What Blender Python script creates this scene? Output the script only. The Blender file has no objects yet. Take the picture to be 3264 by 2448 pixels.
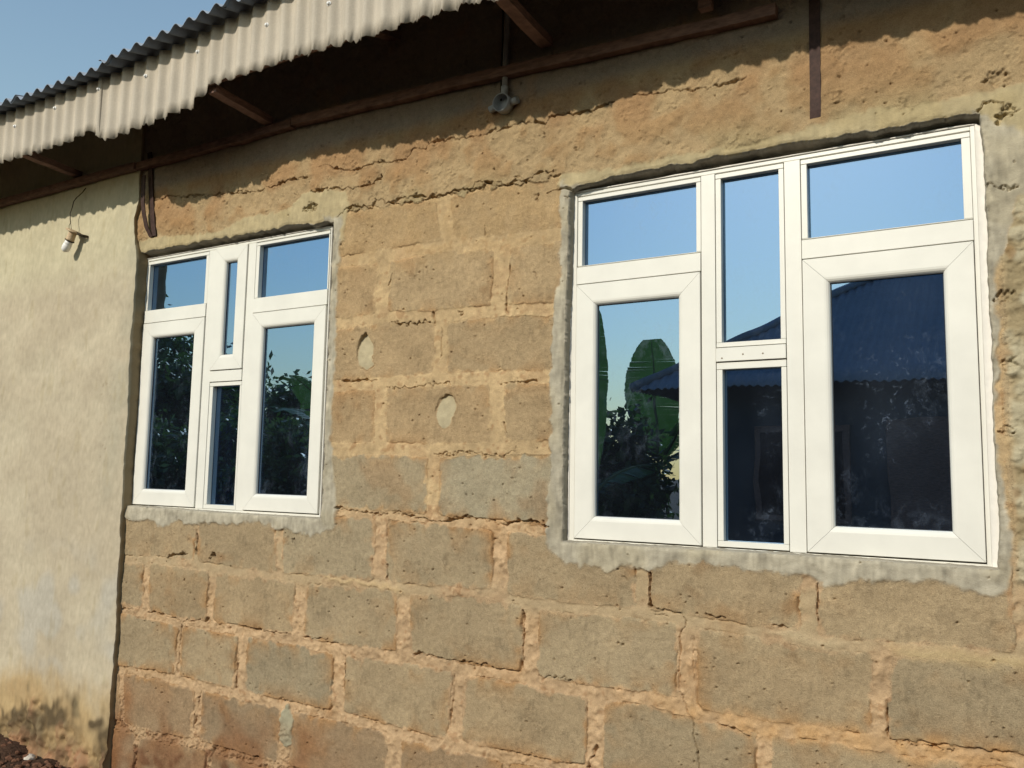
import bpy, bmesh, math, random
import numpy as np
from mathutils import Vector, Matrix
random.seed(7); RNG = np.random.default_rng(11)
SC = bpy.context.scene; COL = SC.collection

# ------------------------------------------------------------------ camera, sky, sun, exposure
F_PX, YAW, PITCH, ROLL = 2713.65, -0.5428, 0.1064, 0.0186
CAM = np.array([3.646, -2.5637, 1.3868])
fw = np.array([math.sin(YAW)*math.cos(PITCH), math.cos(YAW)*math.cos(PITCH), math.sin(PITCH)])
rt = np.array([math.cos(YAW), -math.sin(YAW), 0.0]); upv = np.cross(rt, fw)
cr, sr = math.cos(ROLL), math.sin(ROLL)
R3 = np.array([cr*rt+sr*upv, -sr*rt+cr*upv, fw])
cd = bpy.data.cameras.new('camera'); cam = bpy.data.objects.new('camera', cd); COL.objects.link(cam)
cd.sensor_fit = 'HORIZONTAL'; cd.sensor_width = 36.0; cd.lens = 36.0*F_PX/3264.0
cd.clip_start = 0.05; cd.clip_end = 2000
m = Matrix.Identity(4)
for i in range(3):
    m[i][0] = R3[0][i]; m[i][1] = R3[1][i]; m[i][2] = -R3[2][i]; m[i][3] = CAM[i]
cam.matrix_world = m
SC.camera = cam

SUN_AZ = math.radians(11); SUN_TAN = 0.61            # sun to the left of the wall normal
sdir = Vector((-math.sin(SUN_AZ), -math.cos(SUN_AZ), SUN_TAN*math.cos(SUN_AZ))).normalized()
wd = bpy.data.worlds.new('World'); SC.world = wd; wd.use_nodes = True
nt = wd.node_tree; nt.nodes.clear()
sky = nt.nodes.new('ShaderNodeTexSky'); sky.sky_type = 'NISHITA'; sky.sun_disc = False
sky.sun_elevation = math.asin(sdir.z); sky.sun_rotation = math.atan2(sdir.x, sdir.y)
sky.air_density = 1.9; sky.dust_density = 0.55; sky.ozone_density = 3.0
bg = nt.nodes.new('ShaderNodeBackground'); bg.inputs[1].default_value = 0.145
wo = nt.nodes.new('ShaderNodeOutputWorld')
nt.links.new(sky.outputs[0], bg.inputs[0]); nt.links.new(bg.outputs[0], wo.inputs[0])
sl = bpy.data.lights.new('sun', 'SUN'); sl.energy = 3.7; sl.angle = math.radians(1.0); sl.color = (1.0, 0.93, 0.80)
so = bpy.data.objects.new('sun', sl); COL.objects.link(so)
so.rotation_euler = (-sdir).to_track_quat('-Z', 'Y').to_euler(); so.location = (0, -20, 15)
SC.view_settings.view_transform = 'Standard'; SC.view_settings.look = 'None'
SC.view_settings.gamma = 1.0; SC.view_settings.use_curve_mapping = False
SC.view_settings.exposure = 0.0

# ------------------------------------------------------------------ helpers
def ray(px, py):
    k = 3264/2212.0
    return np.array([(px*k-1632)/F_PX, -(py*k-1224)/F_PX, 1.0]) @ R3
YW, YP = -0.035, -0.060          # front of the block wall, front of the plastered wall (window frames at 0)
def W(px, py, Y=YW):
    """survey point of the facade plane Y"""
    d = ray(px, py); t = (Y-CAM[1])/d[1]
    return CAM[0]+d[0]*t, CAM[2]+d[2]*t
def lin(c):
    c = np.asarray(c, float)/255.0
    return np.where(c <= .04045, c/12.92, ((c+.055)/1.055)**2.4)
EILL = np.array([1.12, 1.04, 0.90])
def alb(r, g, b): return np.clip(lin((r, g, b))/EILL, 0, .85)

def mesh_obj(name, verts, faces, mat=None, parent=None, smooth=False, col=None):
    me = bpy.data.meshes.new(name)
    verts = np.asarray(verts, np.float32).reshape(-1, 3)
    if isinstance(faces, np.ndarray):
        nf, k = faces.shape
        me.vertices.add(len(verts)); me.vertices.foreach_set('co', verts.ravel())
        me.loops.add(nf*k); me.loops.foreach_set('vertex_index', faces.astype(np.int32).ravel())
        me.polygons.add(nf); me.polygons.foreach_set('loop_start', np.arange(nf, dtype=np.int32)*k)
        me.update(calc_edges=True)
    else:
        me.from_pydata([tuple(map(float, v)) for v in verts], [], faces); me.update()
    if smooth: me.polygons.foreach_set('use_smooth', np.ones(len(me.polygons), bool))
    if col is not None:
        a = me.color_attributes.new('col', 'FLOAT_COLOR', 'POINT')
        a.data.foreach_set('color', np.c_[col, np.ones(len(col))].astype(np.float32).ravel())
    if mat: me.materials.append(mat)
    o = bpy.data.objects.new(name, me); COL.objects.link(o)
    if parent: o.parent = parent
    return o
def bm_obj(name, bm, mat=None, parent=None, smooth=False):
    me = bpy.data.meshes.new(name); bm.normal_update(); bm.to_mesh(me); bm.free()
    if smooth: me.polygons.foreach_set('use_smooth', np.ones(len(me.polygons), bool))
    if mat: me.materials.append(mat)
    o = bpy.data.objects.new(name, me); COL.objects.link(o)
    if parent: o.parent = parent
    return o
def empty(name, loc=(0, 0, 0)):
    o = bpy.data.objects.new(name, None); o.location = loc; COL.objects.link(o); return o
def tag(o, label=None, cat=None, group=None, kind=None):
    if label: o['label'] = label
    if cat: o['category'] = cat
    if group: o['group'] = group
    if kind: o['kind'] = kind
    return o
def bx(bm, x0, x1, y0, y1, z0, z1, bev=0.0, seg=1):
    r = bmesh.ops.create_cube(bm, size=1.0)
    vs = r['verts']
    for v in vs:
        v.co = Vector(((x0+x1)/2+v.co.x*(x1-x0), (y0+y1)/2+v.co.y*(y1-y0), (z0+z1)/2+v.co.z*(z1-z0)))
    if bev > 0:
        es = list({e for v in vs for e in v.link_edges})
        bmesh.ops.bevel(bm, geom=es, offset=bev, segments=seg, affect='EDGES', profile=.5)
def tube(bm, pts, rad, n=8, cap=True):
    pts = [Vector(p) for p in pts]; rings = []
    rad = rad if hasattr(rad, '__len__') else [rad]*len(pts)
    up = None
    for i, p in enumerate(pts):
        t = (pts[min(i+1, len(pts)-1)]-pts[max(i-1, 0)]).normalized()
        if up is None: up = t.orthogonal().normalized()
        a = (up-t*up.dot(t)).normalized(); b = t.cross(a); up = a
        rings.append([bm.verts.new(p+(a*math.cos(q)+b*math.sin(q))*rad[i]) for q in [2*math.pi*j/n for j in range(n)]])
    for r0, r1 in zip(rings, rings[1:]):
        for j in range(n): bm.faces.new((r0[j], r0[(j+1) % n], r1[(j+1) % n], r1[j]))
    if cap: bm.faces.new(rings[0][::-1]); bm.faces.new(rings[-1])
def lathe(bm, prof, n=20, M=Matrix.Identity(4)):
    rings = [[bm.verts.new(M @ Vector((r*math.cos(2*math.pi*j/n), r*math.sin(2*math.pi*j/n), z))) for j in range(n)] for r, z in prof]
    for r0, r1 in zip(rings, rings[1:]):
        for j in range(n): bm.faces.new((r0[j], r0[(j+1) % n], r1[(j+1) % n], r1[j]))
    bm.faces.new(rings[0][::-1]); bm.faces.new(rings[-1])

# ------------------------------------------------------------------ materials
def mat_new(name):
    mt = bpy.data.materials.new(name); mt.use_nodes = True
    nt = mt.node_tree; nt.nodes.clear()
    out = nt.nodes.new('ShaderNodeOutputMaterial'); b = nt.nodes.new('ShaderNodeBsdfPrincipled')
    nt.links.new(b.outputs[0], out.inputs[0])
    return mt, nt, b, out
def N(nt, t, **k):
    n = nt.nodes.new(t)
    for a, v in k.items(): setattr(n, a, v)
    return n
def noise(nt, vec, scale, detail=4, rough=.55, dist=0.0):
    n = N(nt, 'ShaderNodeTexNoise'); n.inputs['Scale'].default_value = scale
    n.inputs['Detail'].default_value = detail; n.inputs['Roughness'].default_value = rough
    n.inputs['Distortion'].default_value = dist
    nt.links.new(vec, n.inputs['Vector']); return n.outputs['Fac']
def ramp(nt, fac, stops):
    r = N(nt, 'ShaderNodeValToRGB'); cr = r.color_ramp
    while len(cr.elements) < len(stops): cr.elements.new(.5)
    for e, (p, c) in zip(cr.elements, stops):
        e.position = p; e.color = (*c, 1) if hasattr(c, '__len__') else (c, c, c, 1)
    nt.links.new(fac, r.inputs[0]); return r.outputs[0]
def mixc(nt, fac, a, b, mode='MIX'):
    n = N(nt, 'ShaderNodeMix', data_type='RGBA', blend_type=mode)
    for i, v in ((0, fac), (6, a), (7, b)):
        if isinstance(v, (int, float)): n.inputs[i].default_value = v
        elif isinstance(v, (tuple, list, np.ndarray)): n.inputs[i].default_value = (*v[:3], 1)
        else: nt.links.new(v, n.inputs[i])
    return n.outputs[2]
def bump(nt, h, dist, strength=1.0, prev=None):
    n = N(nt, 'ShaderNodeBump'); n.inputs['Strength'].default_value = strength
    n.inputs['Distance'].default_value = dist; nt.links.new(h, n.inputs['Height'])
    if prev is not None: nt.links.new(prev, n.inputs['Normal'])
    return n.outputs[0]
def pos(nt): return N(nt, 'ShaderNodeNewGeometry').outputs['Position']

def masonry(name, grit, contrast, lump, base=None):
    """attribute colour x fine sandy grain, with pitted relief"""
    mt, nt, b, out = mat_new(name); P = pos(nt)
    if base is None:
        c = N(nt, 'ShaderNodeAttribute', attribute_name='col').outputs['Color']
    else:
        c = N(nt, 'ShaderNodeRGB'); c.outputs[0].default_value = (*base, 1); c = c.outputs[0]
    n1 = noise(nt, P, 330, 3, .75); n2 = noise(nt, P, 60, 6, .70); n3 = noise(nt, P, 7, 4, .6)
    g1 = ramp(nt, n1, [(.28, 1-contrast), (.72, 1+contrast*.55)])
    g2 = ramp(nt, n2, [(.3, 1-contrast*.55), (.7, 1+contrast*.35)])
    g3 = ramp(nt, n3, [(.3, 1-contrast*.35), (.7, 1+contrast*.3)])
    c = mixc(nt, 1.0, c, g1, 'MULTIPLY'); c = mixc(nt, 1.0, c, g2, 'MULTIPLY'); c = mixc(nt, 1.0, c, g3, 'MULTIPLY')
    # bright lime / quartz specks
    v = N(nt, 'ShaderNodeTexVoronoi', feature='F1'); v.inputs['Scale'].default_value = 55; nt.links.new(P, v.inputs['Vector'])
    sp = ramp(nt, v.outputs['Distance'], [(.05, 1.0), (.11, 0.0)])
    sel = ramp(nt, noise(nt, P, 23, 2, .5), [(.60, 0.0), (.66, 1.0)])
    spk = mixc(nt, 1.0, sp, sel, 'MULTIPLY')
    c = mixc(nt, mixc(nt, 1.0, spk, (.35, .35, .35), 'MULTIPLY'), c, (.62, .55, .42))
    w = N(nt, 'ShaderNodeTexVoronoi', feature='F1'); w.inputs['Scale'].default_value = 110; nt.links.new(P, w.inputs['Vector'])
    ph = mixc(nt, 1.0, ramp(nt, w.outputs['Distance'], [(.12, 1.0), (.24, 0.0)]), ramp(nt, noise(nt, P, 31, 3, .6), [(.55, 0.0), (.62, 1.0)]), 'MULTIPLY')
    c = mixc(nt, mixc(nt, 1.0, ph, (contrast*2.2,)*3, 'MULTIPLY'), c, (.16, .11, .06))  # pinholes: the shade inside them is painted as dark colour
    nt.links.new(c, b.inputs['Base Color']); b.inputs['Roughness'].default_value = .95
    b.inputs['Specular IOR Level'].default_value = .15
    bn = bump(nt, n2, lump*.55, .9); bn = bump(nt, n1, grit*1.5, 1.0, bn)
    pit = ramp(nt, v.outputs['Distance'], [(.0, 0.0), (.22, 1.0)])
    bn = bump(nt, mixc(nt, 1.0, pit, pit, 'MULTIPLY'), grit*.8, .5, bn)
    nt.links.new(bn, b.inputs['Normal'])
    return mt
M_BLOCK = masonry('sandcrete_block', .0015, .34, .007)
M_MORTAR = masonry('earthy_mortar', .0012, .20, .006)
M_CEM = masonry('cement_render', .0006, .10, .005)
M_BEAM = masonry('cast_concrete', .0012, .28, .008)
M_PLAST = masonry('aged_plaster', .0003, .07, .0025)

def simple(name, c, rough=.5, spec=.4, nscale=0, ncon=.1, bmp=0.0, metal=0, stretch=None):
    mt, nt, b, out = mat_new(name)
    b.inputs['Roughness'].default_value = rough; b.inputs['Specular IOR Level'].default_value = spec
    b.inputs['Metallic'].default_value = metal
    if nscale:
        P = pos(nt)
        if stretch:
            mp = N(nt, 'ShaderNodeMapping'); mp.inputs['Scale'].default_value = stretch
            nt.links.new(P, mp.inputs['Vector']); P = mp.outputs[0]
        n = noise(nt, P, nscale, 5, .6)
        g = ramp(nt, n, [(.3, 1-ncon), (.7, 1+ncon)])
        nt.links.new(mixc(nt, 1.0, c, g, 'MULTIPLY'), b.inputs['Base Color'])
        if bmp: nt.links.new(bump(nt, n, bmp, .8), b.inputs['Normal'])
    else: b.inputs['Base Color'].default_value = (*c, 1)
    return mt
M_UPVC = simple('cream_white_frame', (.70, .682, .612), .32, .35, 7, .05)
M_SEAL = simple('white_sealant', (.74, .70, .63), .5, .3, 40, .05, .002)
M_SHEET = None
M_DARKWOOD = simple('weathered_timber', (.20, .125, .10), .85, .15, 22, .35, .003, stretch=(1, 1, 4))
M_IRON = simple('brown_iron', (.050, .026, .020), .7, .25, 60, .4, .0008)
M_PVC = simple('grey_pvc', (.30, .30, .29), .5, .3, 30, .15)
M_WIRE = simple('old_wire', (.045, .035, .02), .7, .2)
M_BULB = simple('bulb_white', (.80, .78, .74), .35, .4)
M_HOLD = simple('bakelite_holder', (.50, .37, .23), .6, .3, 70, .25)
M_SCREW = simple('zinc_screw', (.75, .74, .72), .35, .5)
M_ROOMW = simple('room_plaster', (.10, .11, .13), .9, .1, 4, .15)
M_CURT = simple('curtain_cloth', (.62, .66, .74), .9, .1, 30, .1)

def sheet_mat(name, base, under):
    """aged corrugated sheet: weathered vertical streaks"""
    mt, nt, b, out = mat_new(name); P = pos(nt)
    mp = N(nt, 'ShaderNodeMapping'); mp.inputs['Scale'].default_value = (30, 30, 3); nt.links.new(P, mp.inputs['Vector'])
    n = noise(nt, mp.outputs[0], 1.0, 5, .6); n2 = noise(nt, P, 160, 3, .7); n3 = noise(nt, P, 6, 4, .6)
    c = mixc(nt, 1.0, base, ramp(nt, n, [(.3, .90), (.7, 1.07)]), 'MULTIPLY')
    c = mixc(nt, 1.0, c, ramp(nt, n2, [(.3, .92), (.7, 1.06)]), 'MULTIPLY')
    c = mixc(nt, 1.0, c, ramp(nt, n3, [(.3, .90), (.7, 1.06)]), 'MULTIPLY')
    nt.links.new(c, b.inputs['Base Color']); b.inputs['Roughness'].default_value = .75
    b.inputs['Specular IOR Level'].default_value = .2
    nt.links.new(bump(nt, n2, .0004, .6), b.inputs['Normal'])
    return mt
M_SHEET = sheet_mat('fascia_sheet_grey', (.475, .42, .34), None)
M_ROOF = sheet_mat('roof_sheet_weathered', (.24, .28, .34), None)

def glass_mat():
    """blue one-way glass: tinted mirror coat over dark body tint, faint dust"""
    mt, nt, b, out = mat_new('blue_reflective_glass'); nt.nodes.remove(b); P = pos(nt)
    gl = N(nt, 'ShaderNodeBsdfGlossy'); gl.inputs['Roughness'].default_value = 0.0
    gl.inputs['Color'].default_value = (.46, .70, .99, 1)
    tr = N(nt, 'ShaderNodeBsdfTransparent'); tr.inputs['Color'].default_value = (.20, .30, .50, 1)
    mx = N(nt, 'ShaderNodeMixShader'); mx.inputs[0].default_value = .46
    nt.links.new(tr.outputs[0], mx.inputs[1]); nt.links.new(gl.outputs[0], mx.inputs[2])
    df = N(nt, 'ShaderNodeBsdfDiffuse'); df.inputs['Color'].default_value = (.30, .38, .50, 1)
    mp = N(nt, 'ShaderNodeMapping'); mp.inputs['Scale'].default_value = (1, 1, .7); nt.links.new(P, mp.inputs['Vector'])
    big = ramp(nt, noise(nt, mp.outputs[0], 3.2, 3, .5), [(.46, 0.0), (.68, 1.0)])
    fine = ramp(nt, noise(nt, mp.outputs[0], 30, 8, .72, .6), [(.50, 0.0), (.70, 1.0)])
    d = mixc(nt, 1.0, big, fine, 'MULTIPLY')
    film = ramp(nt, noise(nt, mp.outputs[0], 5, 3, .6), [(.3, .006), (.8, .022)])
    d = mixc(nt, 1.0, mixc(nt, 1.0, d, (.20, .20, .20), 'MULTIPLY'), film, 'ADD')
    # dried splashes of cement water on three panes of the larger window
    fine2 = ramp(nt, noise(nt, P, 48, 7, .72, .8), [(.56, 0.0), (.70, 1.0)])
    for (sx, sz, rx, rz, k_) in ((3.34, 1.66, .15, .22, .34), (3.30, 1.50, .06, .12, .22), (2.99, 1.60, .06, .20, .22), (2.99, 1.27, .05, .05, .30), (3.40, 1.90, .09, .09, .16), (3.45, 2.2, .10, .12, .10), (3.42, 1.30, .06, .06, .15)):
        mq = N(nt, 'ShaderNodeMapping'); mq.inputs['Location'].default_value = (-sx/rx, 0, -sz/rz); mq.inputs['Scale'].default_value = (1/rx, 0, 1/rz)
        nt.links.new(P, mq.inputs['Vector']); ln = N(nt, 'ShaderNodeVectorMath', operation='LENGTH'); nt.links.new(mq.outputs[0], ln.inputs[0])
        mk = ramp(nt, ln.outputs['Value'], [(.25, 1.0), (1.0, 0.0)])
        mk = mixc(nt, 1.0, mk, mixc(nt, .08, fine2, (1, 1, 1)), 'MULTIPLY')
        d = mixc(nt, 1.0, d, mixc(nt, 1.0, mk, (k_*.75,)*3, 'MULTIPLY'), 'ADD')
    m2 = N(nt, 'ShaderNodeMixShader'); nt.links.new(d, m2.inputs[0])
    nt.links.new(mx.outputs[0], m2.inputs[1]); nt.links.new(df.outputs[0], m2.inputs[2])
    nt.links.new(m2.outputs[0], out.inputs[0])
    # slow waviness of cheap float glass
    nb = bump(nt, noise(nt, P, 3.0, 2, .5), .0012, .5); nt.links.new(nb, gl.inputs['Normal'])
    return mt
M_GLASS = glass_mat()

# ------------------------------------------------------------------ THE HOUSE
house = tag(empty('house', (0, 0, 0)), 'unfinished sandcrete block house with cream framed blue glass windows and corrugated eave', 'house')

# survey raster of the block wall face -----------------------------------------------------------
RES = .0025; X0, X1, Z0, Z1 = -.08, 4.42, -.10, 3.24
NX = int(round((X1-X0)/RES/2))*2+1; NZ = int(round((Z1-Z0)/RES/2))*2+1
xs = X0+np.arange(NX)*RES; zs = Z0+np.arange(NZ)*RES
GX, GZ = np.meshgrid(xs.astype(np.float32), zs.astype(np.float32))
def fnoise(shape, cell, seed, aniso=1.0):
    """smooth random field, features of about cell metres, unit variance"""
    r = np.random.default_rng(seed); h, w = shape
    f = np.fft.rfft2(r.standard_normal(shape).astype(np.float32))
    ky = np.fft.fftfreq(h)[:, None]/RES; kx = np.fft.rfftfreq(w)[None, :]/RES
    f *= np.exp(-((kx*cell*aniso)**2+(ky*cell)**2)*1.1)
    a = np.fft.irfft2(f, s=shape); return (a/a.std()).astype(np.float32)
sh = GX.shape
n005, n01, n02, n05, n15 = [fnoise(sh, c, 20+i) for i, c in enumerate((.005, .011, .024, .06, .16))]
n40 = fnoise(sh, .42, 31); v05 = fnoise(sh, .05, 32, .25); n02b = fnoise(sh, .022, 33); n05b = fnoise(sh, .05, 34); n01b = fnoise(sh, .009, 35)
WX = GX+.0018*n05+.0009*n02+.0006*n01; WZ = GZ+.0018*n05b+.0009*n02b+.0006*n01b
sm = lambda t: np.clip(t, 0, 1)**2*(3-2*np.clip(t, 0, 1))
H = np.zeros(sh, np.float32)                    # relief towards the street
LAB = np.zeros(sh, np.int16)                    # 0 mortar, 1 beam, 2 cement, >=10 blocks
DB = np.full(sh, -1.0, np.float32)              # depth inside a block

def win(x0, x1, z0, z1, pad=.03):
    i0 = max(0, int((min(x0, x1)-pad-X0)/RES)); i1 = min(NX, int((max(x0, x1)+pad-X0)/RES)+2)
    j0 = max(0, int((min(z0, z1)-pad-Z0)/RES)); j1 = min(NZ, int((max(z0, z1)+pad-Z0)/RES)+2)
    return slice(j0, max(j1, j0+1)), slice(i0, max(i1, i0+1))

# horizontal joints, surveyed (pixel of the facade), then as height over x
def joint(pts): 
    q = sorted(W(*p) for p in pts); return np.array([a for a, _ in q]), np.array([b for _, b in q])
J = {}
J['J0'] = joint([(742, 462), (800, 448), (850, 442), (930, 428), (1025, 412), (1110, 395), (1205, 380)])
J['J1'] = joint([(735, 566), (830, 553), (951, 531), (1076, 524), (1205, 508)])
J['J2'] = joint([(730, 700), (751, 698), (817, 686), (935, 683), (1082, 671), (1192, 668)])
J['J3'] = joint([(729, 833), (825, 828), (972, 819), (1082, 815), (1192, 815)])
J['J4'] = joint([(718, 971), (825, 969), (935, 973), (1082, 969), (1174, 966)])
J['J5'] = joint([(725, 1106), (830, 1113), (935, 1122), (1045, 1132), (1111, 1138), (1190, 1148)])
J['J6'] = joint([(262, 1208), (331, 1209), (400, 1218), (478, 1230), (603, 1247), (714, 1256), (809, 1263), (898, 1273), (1045, 1283),
                 (1119, 1298), (1266, 1318), (1358, 1324), (1450, 1334), (1597, 1360), (1674, 1370), (1785, 1391), (1950, 1404), (2097, 1416), (2212, 1425)])
J['J7'] = joint([(257, 1314), (312, 1326), (390, 1345), (434, 1350), (515, 1363), (625, 1380), (698, 1399), (809, 1413), (861, 1419),
                 (990, 1444), (1119, 1464), (1192, 1482), (1303, 1500), (1413, 1512), (1546, 1554), (1656, 1572), (1766, 1585), (1913, 1612), (2024, 1625), (2171, 1642)])
J['J8'] = joint([(254, 1446), (331, 1457), (404, 1474), (515, 1501), (588, 1518), (698, 1541), (809, 1566), (825, 1573), (935, 1602), (1009, 1617), (1082, 1632), (1192, 1655)])
J['J9'] = joint([(257, 1566), (331, 1591), (423, 1606), (515, 1635), (588, 1654)])
def jz(n, x):
    X_, Z_ = J[n]; return np.interp(x, X_, Z_)
ZB = {'J10': float(jz('J9', .3))-.215, 'J11': float(jz('J9', .3))-.43, 'JT': 3.3}
for k_, z_ in ZB.items(): J[k_] = (np.array([0., 5.]), np.array([z_, z_]))
TH = dict(J0=.012, J1=.046, J2=.044, J3=.045, J4=.046, J5=.034, J6=.032, J7=.038, J8=.036, J9=.034, J10=.03, J11=.03)
def vj(a, b, w):
    """vertical joint through two surveyed points, width in picture px"""
    xa, za = W(*a); xb, zb = W(*b); wm = W(a[0]+w/2, a[1])[0]-W(a[0]-w/2, a[1])[0]
    return (xa, za, xb, zb, wm)
XL, XR = -.05, 4.40
def edge(x, w=.0): return (x, 1., x, 0., w)
s_r, l_l, l_r = 1.235, 2.32, 3.60
def tail(x0, x1, ph, w=.03):
    return [edge(x, w) for x in np.arange(x0+ph, x1-.05, .478)]
ROWS = [
 ('J0', 'J1', [edge(s_r), vj((957, 440), (968, 525), 30), edge(l_l)], 0),
 ('J1', 'J2', [edge(s_r), vj((828, 576), (825, 679), 27), vj((1084, 546), (1078, 671), 33), edge(l_l)], 1),
 ('J2', 'J3', [edge(s_r), vj((952, 697), (948, 811), 27), edge(l_l)], 1),
 ('J3', 'J4', [edge(s_r), vj((823, 841), (821, 962), 24), vj((1071, 830), (1073, 966), 33), edge(l_l)], 1),
 ('J4', 'J5', [edge(s_r), vj((935, 984), (935, 1105), 25), edge(l_l)], 2),
 ('J5', 'J6', [edge(XL), vj((423, 1155), (423, 1196), 7), vj((603, 1175), (603, 1235), 13), vj((825, 1119), (819, 1251), 25), vj((1082, 1137), (1078, 1258), 31),
               vj((1387, 1233), (1387, 1310), 26), vj((1746, 1258), (1748, 1354), 34), edge(3.62, .03), edge(4.10, .03), edge(XR)], 3),
 ('J6', 'J7', [edge(XL), vj((317, 1222), (314, 1314), 12), vj((459, 1236), (450, 1339), 16), vj((651, 1255), (641, 1372), 24), vj((872, 1281), (869, 1409), 28),
               vj((1146, 1314), (1143, 1457), 31), vj((1483, 1358), (1483, 1490), 42), vj((1902, 1417), (1900, 1582), 36), edge(3.80, .03), edge(XR)], 3),
 ('J7', 'J8', [edge(XL), vj((388, 1350), (381, 1461), 11), vj((524, 1372), (516, 1494), 20), vj((731, 1417), (730, 1542), 26), vj((990, 1457), (981, 1600), 30),
               vj((1288, 1508), (1281, 1652), 35), vj((1652, 1593), (1649, 1659), 31), edge(3.50, .03), edge(3.99, .03), edge(XR)], 3),
 ('J8', 'J9', [edge(XL), vj((262, 1461), (265, 1564), 10), vj((430, 1479), (421, 1600), 18), vj((621, 1527), (610, 1645), 26), vj((852, 1582), (850, 1659), 30),
               edge(2.12, .03), edge(2.62, .03), edge(3.12, .03), edge(3.61, .03), edge(4.1, .03), edge(XR)], 4),
 ('J9', 'J10', [edge(XL)]+tail(.2, 4.4, 0)+[edge(XR)], 4),
 ('J10', 'J11', [edge(XL)]+tail(-.05, 4.4, 0)+[edge(XR)], 4),
]
# behind the cement right of the large window the courses go on
for k_, (a, b) in enumerate((('JT', 'J1'), ('J1', 'J2'), ('J2', 'J3'), ('J3', 'J4'), ('J4', 'J5'))):
    if a == 'JT': continue
    ROWS.append((a, b, [edge(l_r), edge(3.78+.24*(k_ % 2), .03), edge(4.20, .03), edge(XR)], 1))
TONE = {0: (188, 157, 114), 1: (186, 156, 115), 2: (178, 158, 124), 3: (176, 152, 116), 4: (164, 136, 102)}
BLK = []
bh = 10
ROWT = np.zeros(sh, np.float32)
for ja, jb, vs, tone in ROWS:
    for v0, v1 in zip(vs, vs[1:]):
        xl, xr = min(v0[0], v0[2]), max(v1[0], v1[2])
        za = jz(ja, (xl+xr)/2); zb = jz(jb, (xl+xr)/2)
        sl_ = win(xl, xr, zb, za, .05); x = WX[sl_]; z = WZ[sl_]
        top = jz(ja, x)-TH.get(ja, .01)/2-z; bot = z-(jz(jb, x)+TH.get(jb, .03)/2)
        def side(v, s):
            t = (z-v[3])/(v[1]-v[3]+1e-9); xc = v[2]+(v[0]-v[2])*t
            return s*(x-xc)-v[4]/2
        lf = side(v0, 1); rg = side(v1, -1)
        k = .0065                                          # slightly worn corners
        ds = np.stack([top, bot, lf, rg]); mn = ds.min(0)
        d = -k*np.log(np.exp(-np.clip((ds-mn), 0, 1)/k).sum(0))+mn
        ins = d > 0
        if ins.sum() < 60: continue
        LAB[sl_][ins] = bh; DB[sl_] = np.maximum(DB[sl_], d.astype(np.float32))
        ROWT[sl_][d > -.02] = tone
        BLK.append((bh, tone, RNG.normal(0, 1, 4), (xl+xr)/2, (za+zb)/2)); bh += 1

# base relief: mortar recessed and lumpy, a torn groove where it has parted from the block
lowm = sm((1.32-GZ)/.16)                                   # lower courses are more weathered
dep = (.0014+.0022*lowm)*(1+.7*n15)
inn = sm(DB/.005+.5)
H += (1-inn)*(-dep+(.0013*n02+.0006*n01+.0012*n05)*(.45+.6*lowm))
gro = np.exp(-((DB-.001)/.0024)**2)*sm((n15*.8+n05*.8-.75+.35*lowm)*1.2)
H -= gro*(.003+.006*lowm)
for lab, tone, rn, cx_, cz_ in BLK:
    pass
H += inn*(.0004*n02+.0006*n05+.00028*n01*(1+.8*np.clip(n05b, -1, 2)))
H += .0012*n15+.0016*n40
# individual set and tilt of each block
lut = np.zeros((bh+1, 4), np.float32)
for lab, tone, rn, cx_, cz_ in BLK: lut[lab] = (rn[0]*.0013, rn[1]*.004, rn[2]*.006, 1)
cxl = np.zeros(bh+1, np.float32); czl = np.zeros(bh+1, np.float32)
for lab, tone, rn, cx_, cz_ in BLK: cxl[lab] = cx_; czl[lab] = cz_
H += inn*(lut[LAB, 0]+lut[LAB, 1]*(GX-cxl[LAB])+lut[LAB, 2]*(GZ-czl[LAB]))*(LAB >= 10)

# colours --------------------------------------------------------------------------------------
C = np.zeros(sh+(3,), np.float32)
def lerp3(f, a, b): return a*(1-f[..., None])+b*f[..., None]
mort_up = alb(203, 170, 124); mort_lo = alb(202, 166, 124); mort_rd = alb(178, 132, 92)
C[:] = lerp3(lowm, mort_up, mort_lo)*(1+.06*n15+.05*n05+.05*n02)[..., None]
C = lerp3(sm(n02b*.7+n05*.6-.8)*.5, C, alb(160, 116, 76).astype(np.float32))
C = lerp3(sm(n15*.8+n05b*.5-.3)*.55, C, alb(184, 148, 106).astype(np.float32))
tcol = np.zeros((bh+1, 3), np.float32)
for lab, tone, rn, cx_, cz_ in BLK:
    c = alb(*TONE[tone])*(1+.05*rn[3]); c = c*np.array([1+.02*rn[2], 1, 1-.02*rn[2]]); tcol[lab] = c
isb = LAB >= 10
cm = sm((DB-.003-.0045*n05b-.003*n02)/.007)*isb
C = lerp3(cm, C, tcol[LAB])
wj6 = np.exp(-((GZ-jz('J6', GX))/.040)**2)*sm(.95+.45*n15)
wj5 = np.exp(-((GZ-(jz('J5', GX)-.06))/.10)**2)*(GX < 1.22)*0
wf = sm((GZ-jz('J6', GX))/.03)*sm((jz('J5', np.minimum(GX, 2.2))-.02-GZ)/.02)*((GX < 1.35) | (GX > 2.45))*(LAB < 10)*sm(.8+.5*n05)
C = lerp3(wf*.75, C, alb(180, 156, 118).astype(np.float32)); H = H*(1-wf*.5)
C = lerp3(wj6*.72, C, (alb(184, 160, 122)*1.0).astype(np.float32))
H = H*(1-wj6*.6)
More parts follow.
